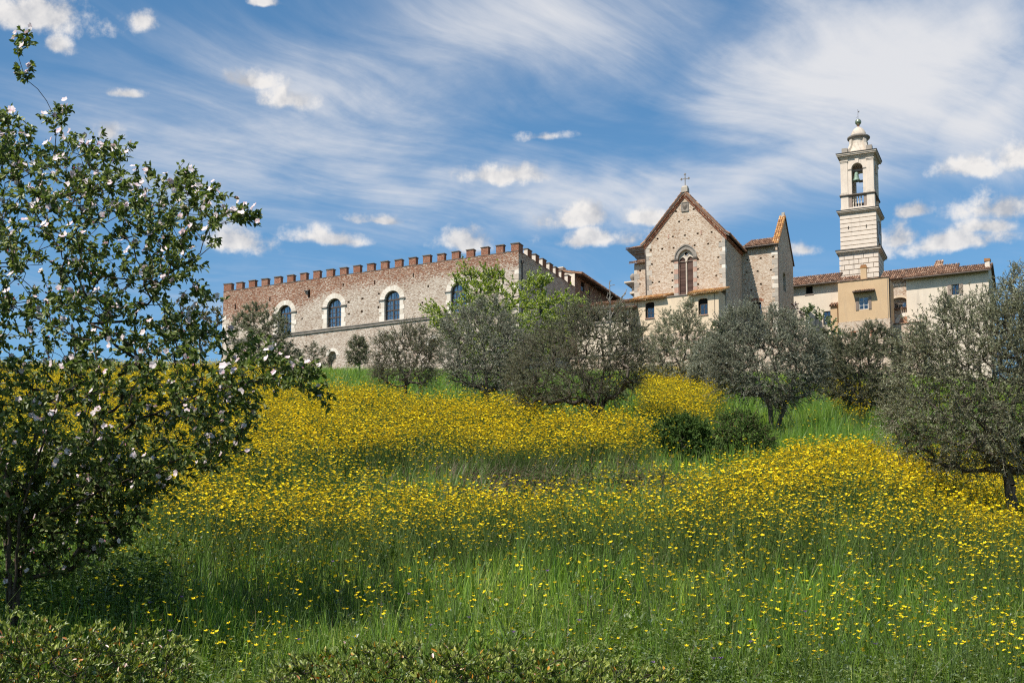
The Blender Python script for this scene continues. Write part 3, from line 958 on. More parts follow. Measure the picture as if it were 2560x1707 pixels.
        for sx in (-1, 1):
            N = 16
            pts = []
            xs0, xs1 = (c - r + .04, c - .06) if sx < 0 else (c + .06, c + r - .04)
            for q in range(N + 1):
                pts.append((xs0 + (xs1 - xs0) * q / N, y + .17 + .03 * math.sin(q * 1.9 + sx)))
            vs = [(px_, py_, z0 + .02) for px_, py_ in pts] + [(px_, py_, zs + math.sqrt(max(0.0, (r - .02) ** 2 - (px_ - c) ** 2))) for px_, py_ in pts]
            cu.add(vs, [(q, q + 1, N + 2 + q, N + 1 + q) for q in range(N)])
        cu.build('curtain', M['curtain'], wo, zb=zb)
        nv = 11
        for k in range(nv):
            a0, a1 = math.pi * k / nv + 0.006, math.pi * (k + 1) / nv - 0.006
            ro = r + 0.47 + random.uniform(-.02, .03)
            q = [(c + rr * math.cos(a), zs + rr * math.sin(a)) for rr, a in ((r - .005, a0), (ro, a0), (ro, a1), (r - .005, a1))]
            MB().prism(q, -0.035, 0.2).build('voussoir', M['white_block'], wo, zb=zb)
        for sx in (-1, 1):
            z, k = z0 - 0.05, 0
            while z < zs - 0.1:
                h = min(random.uniform(.36, .5), zs - 0.06 - z)
                L = (.34 if k % 2 else .50) + random.uniform(-.05, .05)
                a, b = (c - r - L, c - r + .005) if sx < 0 else (c + r - .005, c + r + L)
                MB().rough(a, b, -0.03, 0.2, z, z + h - .012, 0.006).build('jamb_stone', M['white_block'], wo, zb=zb)
                z += h
                k += 1
            a, b = (c - r - .58, c - r + .03) if sx < 0 else (c + r - .03, c + r + .58)
            MB().rough(a, b, -0.12, 0.2, zs - .055, zs + .06, .006).build('impost', M['grey_trim'], wo, zb=zb)
    for c, r in niches[:2]:
        for k in range(7):
            a0, a1 = math.pi * k / 7 + 0.01, math.pi * (k + 1) / 7 - 0.01
            q = [(c + rr * math.cos(a), 29.15 + rr * math.sin(a)) for rr, a in ((r, a0), (r + .3, a0), (r + .3, a1), (r, a1))]
            MB().prism(q, -0.02, 0.15).build('voussoir', M['white_block'], root, zb=zb)
    MB().tube([(0.08, 0.62, 35.75), (0.08, 0.62, 28)], 0.05, 8).box(0.0, 0.2, 0.5, 0.75, 35.7, 35.95).build('drainpipe', M['copper_pipe'], root, zb=zb)
    # brackets of the old torch holder
    MB().box(-22.2, -21.7, -0.2, 0.02, 35.55, 35.63).box(-21.9, -21.8, -0.2, 0.0, 35.2, 35.55).build('iron_bracket', M['iron'], root, zb=zb)


build_castle()


# ------------------------------------------------------------------ wing behind the castle
def build_rear_wing():
    fr = Frame(1296.5, 700, 120, 25)
    zb = 22.0
    Y0, Y1, XR_ = 13.0, 27.0, -8.0
    root = tag(fr.root('rear_wing', zb), 'brick and stone wing with overhanging tiled roof behind the castle', 'building')
    root.location = (*fr.world(0, 0), zb)
    st = stone_mat('wing_stone', BRICKS, (0.34, 0.26, 0.20), 3.0, 8.0, 1.4, 0.6, None, 0.7)
    s = MB()
    s.wall(rect(Y0 + .01, Y1, zb, 38.05), [rect(14.5, 15.55, 36.75, 37.75)], -0.01, 0.3, axis='x', back=[1])
    s.build('side_wall', [st, M['dark_inside']], root, zb=zb)
    g = MB()
    g.wall([(XR_, zb), (-.01, zb), (-.01, 38.12), (-4.0, 39.0), (XR_, 38.12)], [], Y0 + .01, 0.1)
    g.add([(-.01, Y1, zb), (XR_, Y1, zb), (XR_, Y1, 38.1), (-4, Y1, 39), (-.01, Y1, 38.1)], [(0, 1, 2, 3, 4)])
    g.add([(XR_, Y0, zb), (XR_, Y1, zb), (XR_, Y1, 38.1), (XR_, Y0, 38.1)], [(3, 2, 1, 0)])
    g.build('gable_wall', M['plaster_pale'], root, zb=zb)
    MB().box(-.32, -.02, Y0 - .05, Y0 + .0, 36.6, 38.0).build('corner_pier', M['plaster_pale'], root, zb=zb)
    roof_part(root, zb, (0.75, Y0 - .1, 38.0), (0.75, Y1, 38.0), (-4.0, Y1, 39.12), (-4.0, Y0 - .1, 39.12), M['roof_tile'])
    roof_part(root, zb, (XR_ - .4, Y0 - .1, 38.0), (XR_ - .4, Y1, 38.0), (-4.0, Y1, 39.12), (-4.0, Y0 - .1, 39.12), M['roof_tile'])
    sash_window(root, zb, 14.5, 15.55, 36.75, 37.75, -0.12, M['wood_dark'], 2, 2, axis='x')
    MB().tube([(0.62, 18.5, 37.9), (0.4, 17.2, 37.75), (0.07, 16.6, 37.55), (0.07, 16.5, 33)], 0.05, 8).build('drainpipe', M['copper_pipe'], root, zb=zb)
    MB().box(-2.3, -1.7, Y0 + 1.0, Y0 + 1.6, 38.3, 39.05).box(-2.38, -1.62, Y0 + .92, Y0 + 1.68, 39.053, 39.16).build('chimney', M['merlon_plaster'], root, zb=zb)
    rf = MB()
    for y in np.arange(Y0 + .2, Y1, 0.55):
        rf.box(0.0, 0.68, y, y + .09, 37.82, 37.9)
    rf.build('rafter_ends', M['wood_dark'], root, zb=zb)['kind'] = 'stuff'


build_rear_wing()


# ------------------------------------------------------------------ church with its transept
def build_church():
    fr = Frame(1813, 650, 125, 23.7)
    zb, XL, YT, XR_ = 24.0, -7.6, 6.3, 3.4
    root = tag(fr.root('church', zb), 'tall gabled stone church with pointed tracery window and side transept', 'church')
    xc, ez, az = -3.78, 39.72, 44.1
    z6, zc, z4 = zoom(1560, 580, .1594), zoom(1560, 430, .2105), zoom(1780, 520, .1913)
    put = [fr.px(*z6(*p)) for p in ((527, 104), (765, 72), (955, 50), (1155, 22), (1320, 185), (1503, 163), (1108, 207), (778, 248), (600, 263), (422, 283), (437, 503), (447, 790), (552, 780), (757, 862),
                                    (760, 757), (753, 637), (753, 460), (1162, 428), (1160, 582), (1156, 707), (1165, 817), (1450, 680), (1480, 395))]
    put += [fr.px(*zc(*p)) for p in ((828, 443), (617, 468), (655, 588), (767, 570), (1040, 715))]

    def ph(x, z, w=.2, h=.17):
        j = .03
        return [(x - w / 2 + random.uniform(-j, j), z - h / 2), (x + w / 2, z - h / 2 + random.uniform(-j, j)), (x + w / 2 - random.uniform(0, j), z + h / 2), (x - w / 2, z + h / 2 - random.uniform(0, j))]
    wx0, wx1, wz0, wzs = -4.46, -3.02, 34.3, 37.97
    big = [(wx0, wz0), (wx1, wz0)] + pointed_pts(wx0, wx1, wzs, 9, 0.55)
    holes = [big] + [ph(x, z) for x, z in put]
    w = MB()
    w.wall([(XL, zb), (0, zb), (0, ez), (xc, az), (XL, ez)], holes, 0, [0.55] + [0.3] * len(put), back=[1] + [1] * len(put))
    w.build('front_wall', [M['church_stone'], M['dark_inside']], root, zb=zb)
    s = MB()
    s.wall(rect(0, 14, zb, ez), [], 0, axis='x')
    s.add([(XL, 0, zb), (XL, 14, zb), (XL, 14, ez), (XL, 0, ez)], [(3, 2, 1, 0)])
    s.add([(XL, 14, zb), (0, 14, zb), (0, 14, ez), (xc, 14, az), (XL, 14, ez)], [(4, 3, 2, 1, 0)])
    s.build('side_wall', M['side_stone'], root, zb=zb)
    # nave roof: two steep slopes kicked out at the eaves
    kx, kz = 0.0, 40.0
    for sg in (1, -1):
        X = lambda d: xc + sg * d
        hw = 3.78
        roof_part(root, zb, (X(hw + .02), -.28, 40.05), (X(hw + .02), 14.3, 40.05), (X(0), 14.3, 44.42), (X(0), -.28, 44.42), M['roof_tile'])
        roof_part(root, zb, (X(hw + .48), -.28, 39.72), (X(hw + .48), 14.3, 39.72), (X(hw + .0), 14.3, 40.07), (X(hw + .0), -.28, 40.07), M['roof_tile'])
    # stone rake moulding under the tiles and the toothed brick cornice below it
    for sg in (1, -1):
        rk = MB()
        pts = [(xc + sg * 4.22, 39.66), (xc + sg * 3.8, 39.98), (xc, 44.33)]
        for a, b in zip(pts, pts[1:]):
            q = [(a[0], a[1] - .14), (b[0], b[1] - .17), (b[0], b[1]), (a[0], a[1])]
            rk.prism(q if sg < 0 else [q[1], q[0], q[3], q[2]], -0.24, 0.0)
        rk.build('rake_moulding', M['grey_trim'], root, zb=zb)
        br = MB()
        n = 40
        for row, (off, out, hh) in enumerate(((0.16, .20, .12), (0.29, .14, .15), (0.45, .08, .13))):
            for k in range(n):
                
                t0, t1 = k / n, (k + (.55 if row == 1 else .9)) / n
                x0_, x1_ = xc + sg * 3.95 * (1 - t0), xc + sg * 3.95 * (1 - t1)
                za, zc_ = 39.80 + 4.5 * t0 - off, 39.80 + 4.5 * t1 - off
                q = [(x0_, za - hh), (x1_, zc_ - hh), (x1_, zc_), (x0_, za)]
                br.prism(q if sg < 0 else [q[1], q[0], q[3], q[2]], -out, 0.02)
        o = br.build('brick_cornice', M['brick_red'], root, zb=zb)
        o['kind'] = 'stuff'
    eb = MB()
    for k in range(30):
        eb.box(0.0, .14, .1 + k * .2, .1 + k * .2 + .12, 39.42, 39.52).box(0.0, .2, .05 + k * .2, .05 + k * .2 + .18, 39.525, 39.62)
    eb.build('brick_cornice', M['brick_red'], root, zb=zb)['kind'] = 'stuff'
    # quoins
    for xq, sg, yq in ((0.0, -1, 0.0), (XL, 1, 0.0), (XR_, -1, YT)):
        z, k = 28.0, 0
        while z < 39.3:
            h = random.uniform(0.34, 0.5)
            L = (0.55 if k % 2 else 0.3) + random.uniform(-.06, .06)
            a, b = (xq - L, xq + 0.022) if sg < 0 else (xq - 0.022, xq + L)
            MB().rough(a, b, yq - 0.022, yq + (.3 if k % 2 else .5), z, z + h - 0.02, 0.01).build('quoin', M['grey_block'] if random.random() < .75 else M['white_block'], root, zb=zb)
            z += h
            k += 1
    # great window: shutters, tracery, stone surround
    f = MB()
    zz = wz0
    while zz < 38.2:
        h = random.uniform(.12, .15)
        for a, b in ((wx0 + .06, -3.80), (-3.66, wx1 - .06)):
            t_ = random.uniform(-.01, .01)
            f.add([(a, .30, zz), (b, .30, zz), (b, .26 + t_, zz + h), (a, .26 + t_, zz + h), (a, .34, zz), (b, .34, zz), (b, .34, zz + h), (a, .34, zz + h)],
                  [(0, 1, 2, 3), (3, 2, 6, 7), (1, 0, 4, 5), (0, 3, 7, 4), (2, 1, 5, 6)])
        zz += h + .006
    win = f.build('tracery_window', M['wood_shutter'], root, zb=zb)
    # tracery plate with two lancets and an oculus cut through
    lan = []
    for a, b in ((-4.40, -3.80), (-3.66, -3.06)):
        lan.append([(a, 37.72), (b, 37.72)] + pointed_pts(a, b, 37.78, 7, 0.62))
    oc = [(-3.73 + .2 * math.cos(2 * math.pi * k / 16), 38.42 + .2 * math.sin(2 * math.pi * k / 16)) for k in range(16)]
    tr = MB()
    plate = [(wx0 + .003, 37.70), (wx1 - .003, 37.70)] + pointed_pts(wx0 + .003, wx1 - .003, wzs, 9, 0.55)
    tr.wall(plate, [l for l in lan] + [oc], .20, .10)
    tr.build('tracery', M['trim_pale'], win, zb=zb)
    rg = MB()
    for l in lan:
        p = l[1:]
        for a, b in zip(p, p[1:]):
            rg.tube([(a[0], .20, a[1]), (b[0], .20, b[1])], .035, 6)
    for k in range(16):
        a, b = oc[k], oc[(k + 1) % 16]
        rg.tube([(a[0], .20, a[1]), (b[0], .20, b[1])], .04, 6)
    rg.build('tracery_moulding', M['trim_pale'], win, zb=zb)
    MB().lathe([(.075, wz0), (.075, 37.45), (.06, 37.48), (.06, 37.55), (.13, 37.68), (.13, 37.74)], -3.73, .22, 12).build('column', M['trim_pale'], win, zb=zb)
    MB().box(wx0, wx0 + .07, .12, .32, wz0, 37.7).box(wx1 - .07, wx1, .12, .32, wz0, 37.7).build('jamb', M['pink_stone'], win, zb=zb)
    MB().box(-4.2, -3.3, .40, .44, 38.2, 38.68).build('pane', M['glass'], win, zb=zb)
    for rr0, rr1, yo, mt in ((0.0, 0.26, -.06, 'grey_trim'), (0.26, 0.36, -.13, 'grey_trim')):
        a0 = pointed_pts(wx0 - rr0, wx1 + rr0, wzs, 9, 0.56 + rr0 * .15)
        a1 = pointed_pts(wx0 - rr1, wx1 + rr1, wzs, 9, 0.56 + rr1 * .15)
        ob = MB()
        for i in range(len(a0) - 1):
            ob.prism([a0[i], a1[i], a1[i + 1], a0[i + 1]], yo, .25)
        ob.build('hood_mould' if rr0 else 'arch_ring', M[mt], win, zb=zb)
    for sx in (-1, 1):
        z, k = wz0, 0
        while z < wzs - .15:
            h = min(random.uniform(.35, .62), wzs - .14 - z)
            a, b = (wx0 - .42, wx0 + .0) if sx < 0 else (wx1 - .0, wx1 + .34)
            MB().rough(a + (.05 if k % 2 else 0), b, -.05, .25, z, z + h - .012, .006).build('jamb_stone', M[('grey_block', 'pink_stone', 'grey_block', 'pink_stone')[k % 4]], win, zb=zb)
            z += h
            k += 1
        a, b = (wx0 - .52, wx0 + .04) if sx < 0 else (wx1 - .04, wx1 + .44)
        MB().box(a, b, -.14, .25, wzs - .13, wzs - .05).box(a + .04, b - .02, -.1, .25, wzs - .2, wzs - .133).build('impost', M['dark_trim'], win, zb=zb)
    # carved shield
    sh = MB().box(-4.09, -3.38, -.05, .02, 42.4, 43.28)
    shield = sh.build('shield_plaque', M['grey_trim'], root, zb=zb)
    p = [(-3.98, 43.1), (-3.98, 42.85), (-3.9, 42.65), (-3.735, 42.48), (-3.57, 42.65), (-3.49, 42.85), (-3.49, 43.1)]
    b2 = MB()
    n = len(p)
    cpt = (-3.735, -.14, 42.85)
    b2.add([(x, -.052, z) for x, z in p] + [cpt], [(i, (i + 1) % n, n) for i in range(n)])
    b2.build('shield', M['dark_trim'], shield, zb=zb)
    fb = MB()
    for a, b in (((-4.09, 42.4), (-3.38, 42.46)), ((-4.09, 43.22), (-3.38, 43.28)), ((-4.09, 42.461), (-4.03, 43.219)), ((-3.44, 42.461), (-3.38, 43.219))):
        fb.box(a[0], b[0], -.09, -.051, a[1], b[1])
    fb.build('border', M['grey_trim'], shield, zb=zb)
    # cross on its pedestal
    ped = MB().rough(-4.0, -3.4, -.3, .3, 44.2, 44.62, .02).rough(-3.94, -3.46, -.24, .24, 44.62, 44.78, .02).build('pedestal', M['grey_block'], root, zb=zb)
    c = MB()
    X, Y = -3.7, 0.0
    c.tube([(X, Y, 44.78), (X, Y, 44.92), (X, Y, 45.9)], [.07, .045, .04], 8)
    c.tube([(X - .32, Y, 45.52), (X + .32, Y, 45.52)], .04, 8)
    for q in ((X - .35, 45.52), (X + .35, 45.52), (X, 45.95)):
        for dx, dz in ((0, 0), (.07, 0), (-.07, 0), (0, .07), (0, -.07)):
            c.lathe([(0.001, q[1] + dz - .055), (.045, q[1] + dz - .03), (.055, q[1] + dz), (.045, q[1] + dz + .03), (0.001, q[1] + dz + .055)], q[0] + dx, Y, 8)
    for dz in (-.12, .12):
        c.lathe([(.03, 45.52 + dz - .03), (.06, 45.52 + dz), (.03, 45.52 + dz + .03)], X, Y, 8)
    c.build('cross', M['grey_trim'], root, zb=zb)
    MB().tube([(XL - .12, -.03, 39.2), (XL - .02, -.07, 38.6), (XL + .02, -.07, 34.2)], .045, 8).build('drainpipe', M['copper_pipe'], root, zb=zb)
    # iron anchor plates
    for x, z in (fr.px(*z6(697, 72)), fr.px(*z6(1210, 10))):
        MB().box(x - .05, x + .05, -.04, 0.01, z - .2, z + .2).build('anchor_plate', M['pink_stone'], root, zb=zb)
    # ---- transept
    tput = [fr.px(*z4(*p), YT) for p in ((637, 657), (797, 637), (597, 825), (770, 808), (795, 1043), (640, 993), (460, 677), (452, 840), (513, 1075))]
    t = MB()
    t.wall([(0.01, zb), (XR_, zb), (XR_, 40.15), (0.01, 40.15)], [arch_hole(.66, 1.76, 32.6, 34.72, 8, .12)] + [ph(x, z) for x, z in tput], YT, [.4] + [.3] * 9, back=[1] + [1] * 9)
    t.build('transept_wall', [M['church_stone'], M['dark_inside']], root, zb=zb)
    e = MB()
    yg0, ygm, yg1, gz, ga = YT, 9.7, 13.1, 40.2, 43.85
    e.wall([(yg0, zb), (yg1, zb), (yg1, gz), (ygm, ga), (yg0, gz)], [arch_hole(8.5, 9.7, 36.3, 37.6, 8)], XR_, .3, axis='x', back=[1])
    e.add([(XR_ - .45, yg0, gz - 1), (XR_ - .45, yg1, gz - 1), (XR_ - .45, yg1, gz), (XR_ - .45, ygm, ga), (XR_ - .45, yg0, gz)], [(4, 3, 2, 1, 0)])
    e.build('transept_gable', [M['side_stone'], M['dark_inside']], root, zb=zb)
    roof_part(root, zb, (0.1, YT - .38, 40.18), (XR_ - .3, YT - .38, 40.18), (XR_ - .3, ygm, 41.9), (0.1, ygm, 41.9), M['roof_tile'], rad=.1, pitch=.25)
    roof_part(root, zb, (XR_ - .52, YT - .15, 40.2), (XR_ + .12, YT - .15, 40.2), (XR_ + .12, ygm, 44.0), (XR_ - .52, ygm, 44.0), M['orange_tile'], 'gable_coping', rad=.08, pitch=.2)
    roof_part(root, zb, (XR_ - .52, yg1 + .25, 39.95), (XR_ + .12, yg1 + .25, 39.95), (XR_ + .12, ygm, 44.0), (XR_ - .52, ygm, 44.0), M['roof_tile'], 'gable_coping', rad=.08, pitch=.2)
    MB().rough(XR_ - .25, XR_ + .02, ygm - .14, ygm + .14, 43.9, 44.3, .02).build('finial', M['grey_block'], root, zb=zb)
    MB().box(0.1, XR_ - .3, YT - .35, YT - .24, 40.0, 40.08).tube([(0.1, YT - .42, 40.1), (XR_ + .1, YT - .42, 40.1)], .06, 8).build('gutter', M['copper_pipe'], root, zb=zb)
    MB().tube([(XR_ + .1, YT - .42, 40.08), (XR_ + .1, YT - .08, 39.7), (XR_ + .1, YT - .08, 31)], .05, 8).build('drainpipe', M['copper_pipe'], root, zb=zb)
    # segmental brick lintel over the transept door
    n = 12
    for k in range(n):
        u0, u1 = k / n, (k + .9) / n
        f_ = lambda u, h: (.42 + 1.58 * u, 34.78 + h + .16 * math.sin(math.pi * u))
        q = [f_(u0, 0), f_(u1, 0), f_(u1, .26), f_(u0, .26)]
        MB().prism(q, YT - .03, YT + .1).build('brick', M['brick_red'], root, zb=zb)
    sash_window(root, zb, .66, 1.76, 32.6, 34.7, YT + .22, M['wood_dark'], 2, 3, name='door')
    return fr, zb


CH, _ = build_church()


def build_chapel():
    fr, zb = CH, 24.0
    root = tag(fr.root('side_chapel', zb), 'stone side chapel with corbelled cornice roofs at the church corner', 'building')
    w = MB()
    z6 = zoom(1560, 580, .1594)
    hs = [fr.px(*z6(*p), 1.5) for p in ((252, 605), (245, 815))]
    w.wall(rect(-9.24, -7.62, zb, 38.5), [rect(x - .1, x + .1, z - .09, z + .09) for x, z in hs], 1.5, .3, back=[1, 1])
    w.add([(-9.24, 1.5, zb), (-9.24, 6, zb), (-9.24, 6, 38.5), (-9.24, 1.5, 38.5)], [(3, 2, 1, 0)])
    w.build('wall', [M['church_stone'], M['dark_inside']], root, zb=zb)
    z, k = 30.0, 0
    while z < 38.2:
        h = random.uniform(.35, .5)
        L = .5 if k % 2 else .28
        MB().rough(-9.262, -9.24 + L, 1.478, 1.8, z, z + h - .02, .01).build('quoin', M['grey_block'], root, zb=zb)
        z += h
        k += 1
    roof_part(root, zb, (-9.65, 1.05, 38.5), (-7.65, 1.05, 38.5), (-7.65, 3.0, 39.15), (-9.1, 3.0, 39.15), M['roof_tile'])
    c = MB()                                       # corbelled cornice of the taller drum behind
    for k, (o, a, b) in enumerate(((.0, 39.0, 39.45), (.12, 39.452, 39.62), (.2, 39.622, 39.78), (.42, 39.782, 39.95), (.6, 39.952, 40.08), (.72, 40.082, 40.25))):
        c.box(-9.5 - o, -7.63, 3.0 - o, 6, a, b)
    c.build('cornice', M['grey_trim'], root, zb=zb)
    d = MB()
    for k in range(6):
        d.box(-9.85 + k * .35, -9.7 + k * .35, 2.62, 2.8, 39.79, 39.94)
    d.build('bracket', M['grey_trim'], root, zb=zb)['kind'] = 'stuff'
    roof_part(root, zb, (-10.35, 2.2, 40.25), (-7.65, 2.2, 40.25), (-7.65, 4.5, 41.1), (-8.7, 4.5, 41.1), M['roof_tile'])
    p = MB()
    for a, b, x0, y0 in ((24.0, 36.55, -10.6, 5.0), (36.552, 36.75, -10.85, 4.8), (36.752, 36.9, -10.7, 4.92), (36.902, 37.3, -10.68, 4.92), (37.302, 37.45, -10.85, 4.75), (37.452, 37.58, -11.1, 4.55), (37.582, 37.72, -11.28, 4.4)):
        p.box(x0, -9.3, y0, 7, a, b)
    p.build('pilaster', M['trim_pale'], root, zb=zb)
    MB().lathe([(.1, 37.72), (.12, 37.85), (.25, 38.05), (.3, 38.25), (.22, 38.45), (.1, 38.55), (.02, 38.6)], -10.55, 4.9, 12).build('urn', M['grey_trim'], root, smooth=True, zb=zb)


build_chapel()


# ------------------------------------------------------------------ low plastered annex in front of the church
def build_annex():
    fr, zb = CH, 24.0
    Y = -2.3
    root = tag(fr.root('low_annex', zb), 'low cream plastered annex with two small windows below the church window', 'building')
    W1, W2 = (-6.95, -6.09, 32.05, 33.4), (-1.94, -1.06, 31.85, 33.2)
    hol = [arch_hole(a, b, c, d, 6, .16) for a, b, c, d in (W1, W2)]
    w = MB()
    w.wall(rect(-7.96, -.05, 30.45, 33.78), hol, Y, .22, back=[1, 1])
    w.wall(rect(Y, -.02, 30.45, 34.0), [], -.05, axis='x')
    w.add([(-7.96, Y, 30.45), (-7.96, 0, 30.45), (-7.96, 0, 34.2), (-7.96, Y, 33.8)], [(3, 2, 1, 0)])
    w.build('wall', [M['plaster_cream'], M['dark_inside']], root, zb=zb)
    b = MB()
    b.box(-8.05, .05, Y - .12, -.05, zb, 30.43)
    b.build('stone_base', M['base_stone'], root, zb=zb)
    for a, c, d, e in (W1, W2):
        sash_window(root, zb, a + .15, c - .02, d + .02, e - .34, Y + .16, M['wood_dark'], 2, 2, bar=.04)
        MB().rough(a - .03, c + .04, Y - .09, Y + .1, d - .08, d - .004, .006).build('window_sill', M['pink_stone'], root, zb=zb)
    roof_part(root, zb, (-8.3, Y - .45, 33.8), (-4.9, Y - .45, 33.8), (-4.9, -.02, 34.75), (-8.3, -.02, 34.75), M['orange_tile'])
    roof_part(root, zb, (-2.85, Y - .45, 33.8), (.42, Y - .45, 33.8), (.42, -.02, 34.75), (-2.85, -.02, 34.75), M['orange_tile'])
    MB().prism_x([(Y - .08, 33.80), (-.02, 34.12), (-.02, 34.2), (Y - .08, 33.88)], -4.88, -2.87).build('flat_roof', M['grey_trim'], root, zb=zb)
    MB().tube([(-.42, Y - .03, 33.7), (-.42, Y - .03, 30.6)], .02, 6).tube([(-7.7, Y - .03, 33.7), (-7.7, Y - .03, 30.6)], .02, 6).build('cable', M['dark_trim'], root, zb=zb)


build_annex()


def build_link():
    fr, zb = CH, 24.0
    Y = -2.3
    root = tag(fr.root('loggia_building', zb), 'low pale building with a dark loggia opening and lean-to roof beside the castle', 'building')
    w = MB()
    w.box(-13.3, -8.0, Y + .06, 1.2, zb, 33.9)
    w.build('wall', M['plaster_pale'], root, zb=zb)
    roof_part(root, zb, (-13.6, Y - .35, 33.86), (-7.99, Y - .35, 33.86), (-7.99, 1.4, 34.7), (-13.6, 1.4, 34.7), M['roof_tile'])
    lo = MB()
    lo.wall(rect(-13.0, -8.0, zb, 32.7), [rect(-12.7, -10.6, 31.8, 32.6), rect(-10.3, -8.2, 31.8, 32.6)], Y - 1.6, .3, back=[1, 1])
    lo.box(-13.0, -12.7, Y - 1.55, Y + .05, zb, 32.68)
    lo.add([(-8.0, Y - 1.6, zb), (-8.0, Y, zb), (-8.0, Y, 32.7), (-8.0, Y - 1.6, 32.7)], [(0, 1, 2, 3)])
    lo.build('loggia', [M['plaster_pale'], M['dark_inside']], root, zb=zb)
    roof_part(root, zb, (-13.3, Y - 2.0, 32.72), (-7.7, Y - 2.0, 32.72), (-7.7, Y + .05, 33.3), (-13.3, Y + .05, 33.3), M['roof_tile'], 'lean_to_roof')
    MB().tube([(-7.85, Y - 1.95, 32.65), (-7.9, Y - 1.66, 32.3), (-7.9, Y - 1.66, 28)], .05, 8).build('drainpipe', M['copper_pipe'], root, zb=zb)
    MB().box(-13.2, -7.8, Y - 1.72, Y - 1.605, 31.7, 31.78).build('ledge', M['grey_trim'], root, zb=zb)


build_link()


# ------------------------------------------------------------------ bell tower
def build_tower():
    fr = Frame(2196.7, 670, 140, 22.7)
    zb = 30.0
    root = tag(fr.root('bell_tower', zb), 'slender pale bell tower with open belfry, balustrade and ball finial', 'bell tower')
    S = 3.95
    cx, cy = -S / 2, S / 2

    def square(mb, inset, z0, z1, mi=0):
        mb.box(-S + inset, -inset, inset, S - inset, z0, z1, mi)
    core = MB()
    square(core, 0.12, zb, 42.7)
    square(core, 0.24, 43.2, 47.1)
    core.build('core', M['tower_render'], root, zb=zb)
    # rusticated base, every block separate
    rows = 12
    hrow = .53
    for k in range(rows):
        z1 = 42.66 - k * hrow
        z0 = z1 - hrow + .085
        for face in ('front', 'right'):
            x = 0.0
            cuts = [0] + ([.5, 1.48, 2.46, 3.44] if k % 2 == 0 else [.98, 1.97, 2.95]) + [S]
            for a, b in zip(cuts, cuts[1:]):
                a2, b2 = a + (.025 if a > 0 else 0), b - (.025 if b < S else 0)
                m = MB()
                if face == 'front':
                    m.box(-S + a2, -S + b2, -.005, .13, z0, z1)
                else:
                    m.box(-.13, .005, max(a2, .132), b2, z0, z1)
                m.build('block', M['tower_render'], root, zb=zb)
    # banded shaft
    nb = 8
    hb = (47.06 - 43.3) / nb
    for k in range(nb):
        z0, z1 = 43.3 + k * hb, 43.3 + (k + 1) * hb - .075
        MB().box(-S + .13, -.13, .13, S - .13, z0, z1).build('band', M['tower_render'], root, zb=zb)
    for x, z in ((-2.96, 45.6), (-1.15, 45.55)):
        MB().box(x - .04, x + .04, .11, .129, z - .17, z + .17).build('slit', M['dark_inside'], root, zb=zb)

    def cornice(z0, steps, base, name, cap=None):
        m = MB()
        z = z0
        for out, h in steps[:-1]:
            o = base - out
            m.box(-S + o, -o, o, S - o, z, z + h - .002)
            z += h
        c = m.build(name, M['trim_pale'], root, zb=zb)
        out, h = steps[-1]
        o = base - out
        MB().box(-S + o, -o, o, S - o, z, z + h - .002).build('drip_edge', M['dark_trim'], c, zb=zb)
        z += h
        if cap:
            o = base - steps[-1][0] - .03
            v = [(-S + o, o, z), (-o, o, z), (-o, S - o, z), (-S + o, S - o, z)]
            i = base + .1
            v += [(-S + i, i, z + cap), (-i, i, z + cap), (-i, S - i, z + cap), (-S + i, S - i, z + cap)]
            MB().add(v, [(3, 2, 1, 0), (4, 5, 6, 7), (0, 1, 5, 4), (1, 2, 6, 5), (2, 3, 7, 6), (3, 0, 4, 7)]).build('lead_cap', M['dark_trim'], c, zb=zb)
        return c
    cornice(42.70, ((.05, .08), (.12, .1), (.2, .1), (.34, .12), (.38, .12)), .04, 'cornice', .12)
    cornice(47.06, ((.04, .07), (.1, .08), (.24, .1), (.30, .1), (.33, .05)), .15, 'cornice', .05)
    # pedestal stage with balustrades on all four sides
    i = .23
    pd = MB()
    pw = .84
    for sx in (0, 1):
        for sy in (0, 1):
            x0 = -S + i if sx == 0 else -i - pw
            y0 = i if sy == 0 else S - i - pw
            pd.box(x0, x0 + pw, y0, y0 + pw, 47.46, 47.84)
            pd.box(x0 + .03, x0 + pw - .03, y0 + .03, y0 + pw - .03, 47.842, 48.98)
    pd.box(-S + i + pw, -i - pw, i + .04, S - i - .04, 47.46, 47.80)
    pd.box(-S + i + .04, -i - .04, i + pw, S - i - pw, 47.46, 47.798)
    pd.build('pedestal', M['tower_render'], root, zb=zb)
    r = MB()
    for z0, z1, o in ((48.99, 49.06, .02), (49.062, 49.16, .09)):
        r.box(-S + i - o, -i + o, i - o, i + pw * .45, z0, z1)
        r.box(-S + i - o, -i + o, S - i - pw * .45, S - i + o, z0, z1)
        r.box(-S + i - o, -S + i + pw * .45, i + pw * .45 + .002, S - i - pw * .45 - .002, z0, z1)
        r.box(-i - pw * .45, -i + o, i + pw * .45 + .002, S - i - pw * .45 - .002, z0, z1)
    r.build('rail', M['dark_trim'], root, zb=zb)
    sb = MB()
    sb.box(-S + i + pw - .03, -S + i + pw + .3, i + .08, i + .4, 47.81, 48.98).box(-i - pw - .3, -i - pw + .03, i + .08, i + .4, 47.81, 48.98)
    sb.build('half_pier', M['wood_grey'], root, zb=zb)
    prof = [(.075, 47.81), (.075, 47.9), (.045, 47.95), (.085, 48.15), (.08, 48.25), (.04, 48.38), (.04, 48.45), (.08, 48.6), (.045, 48.8), (.075, 48.85), (.075, 48.98)]
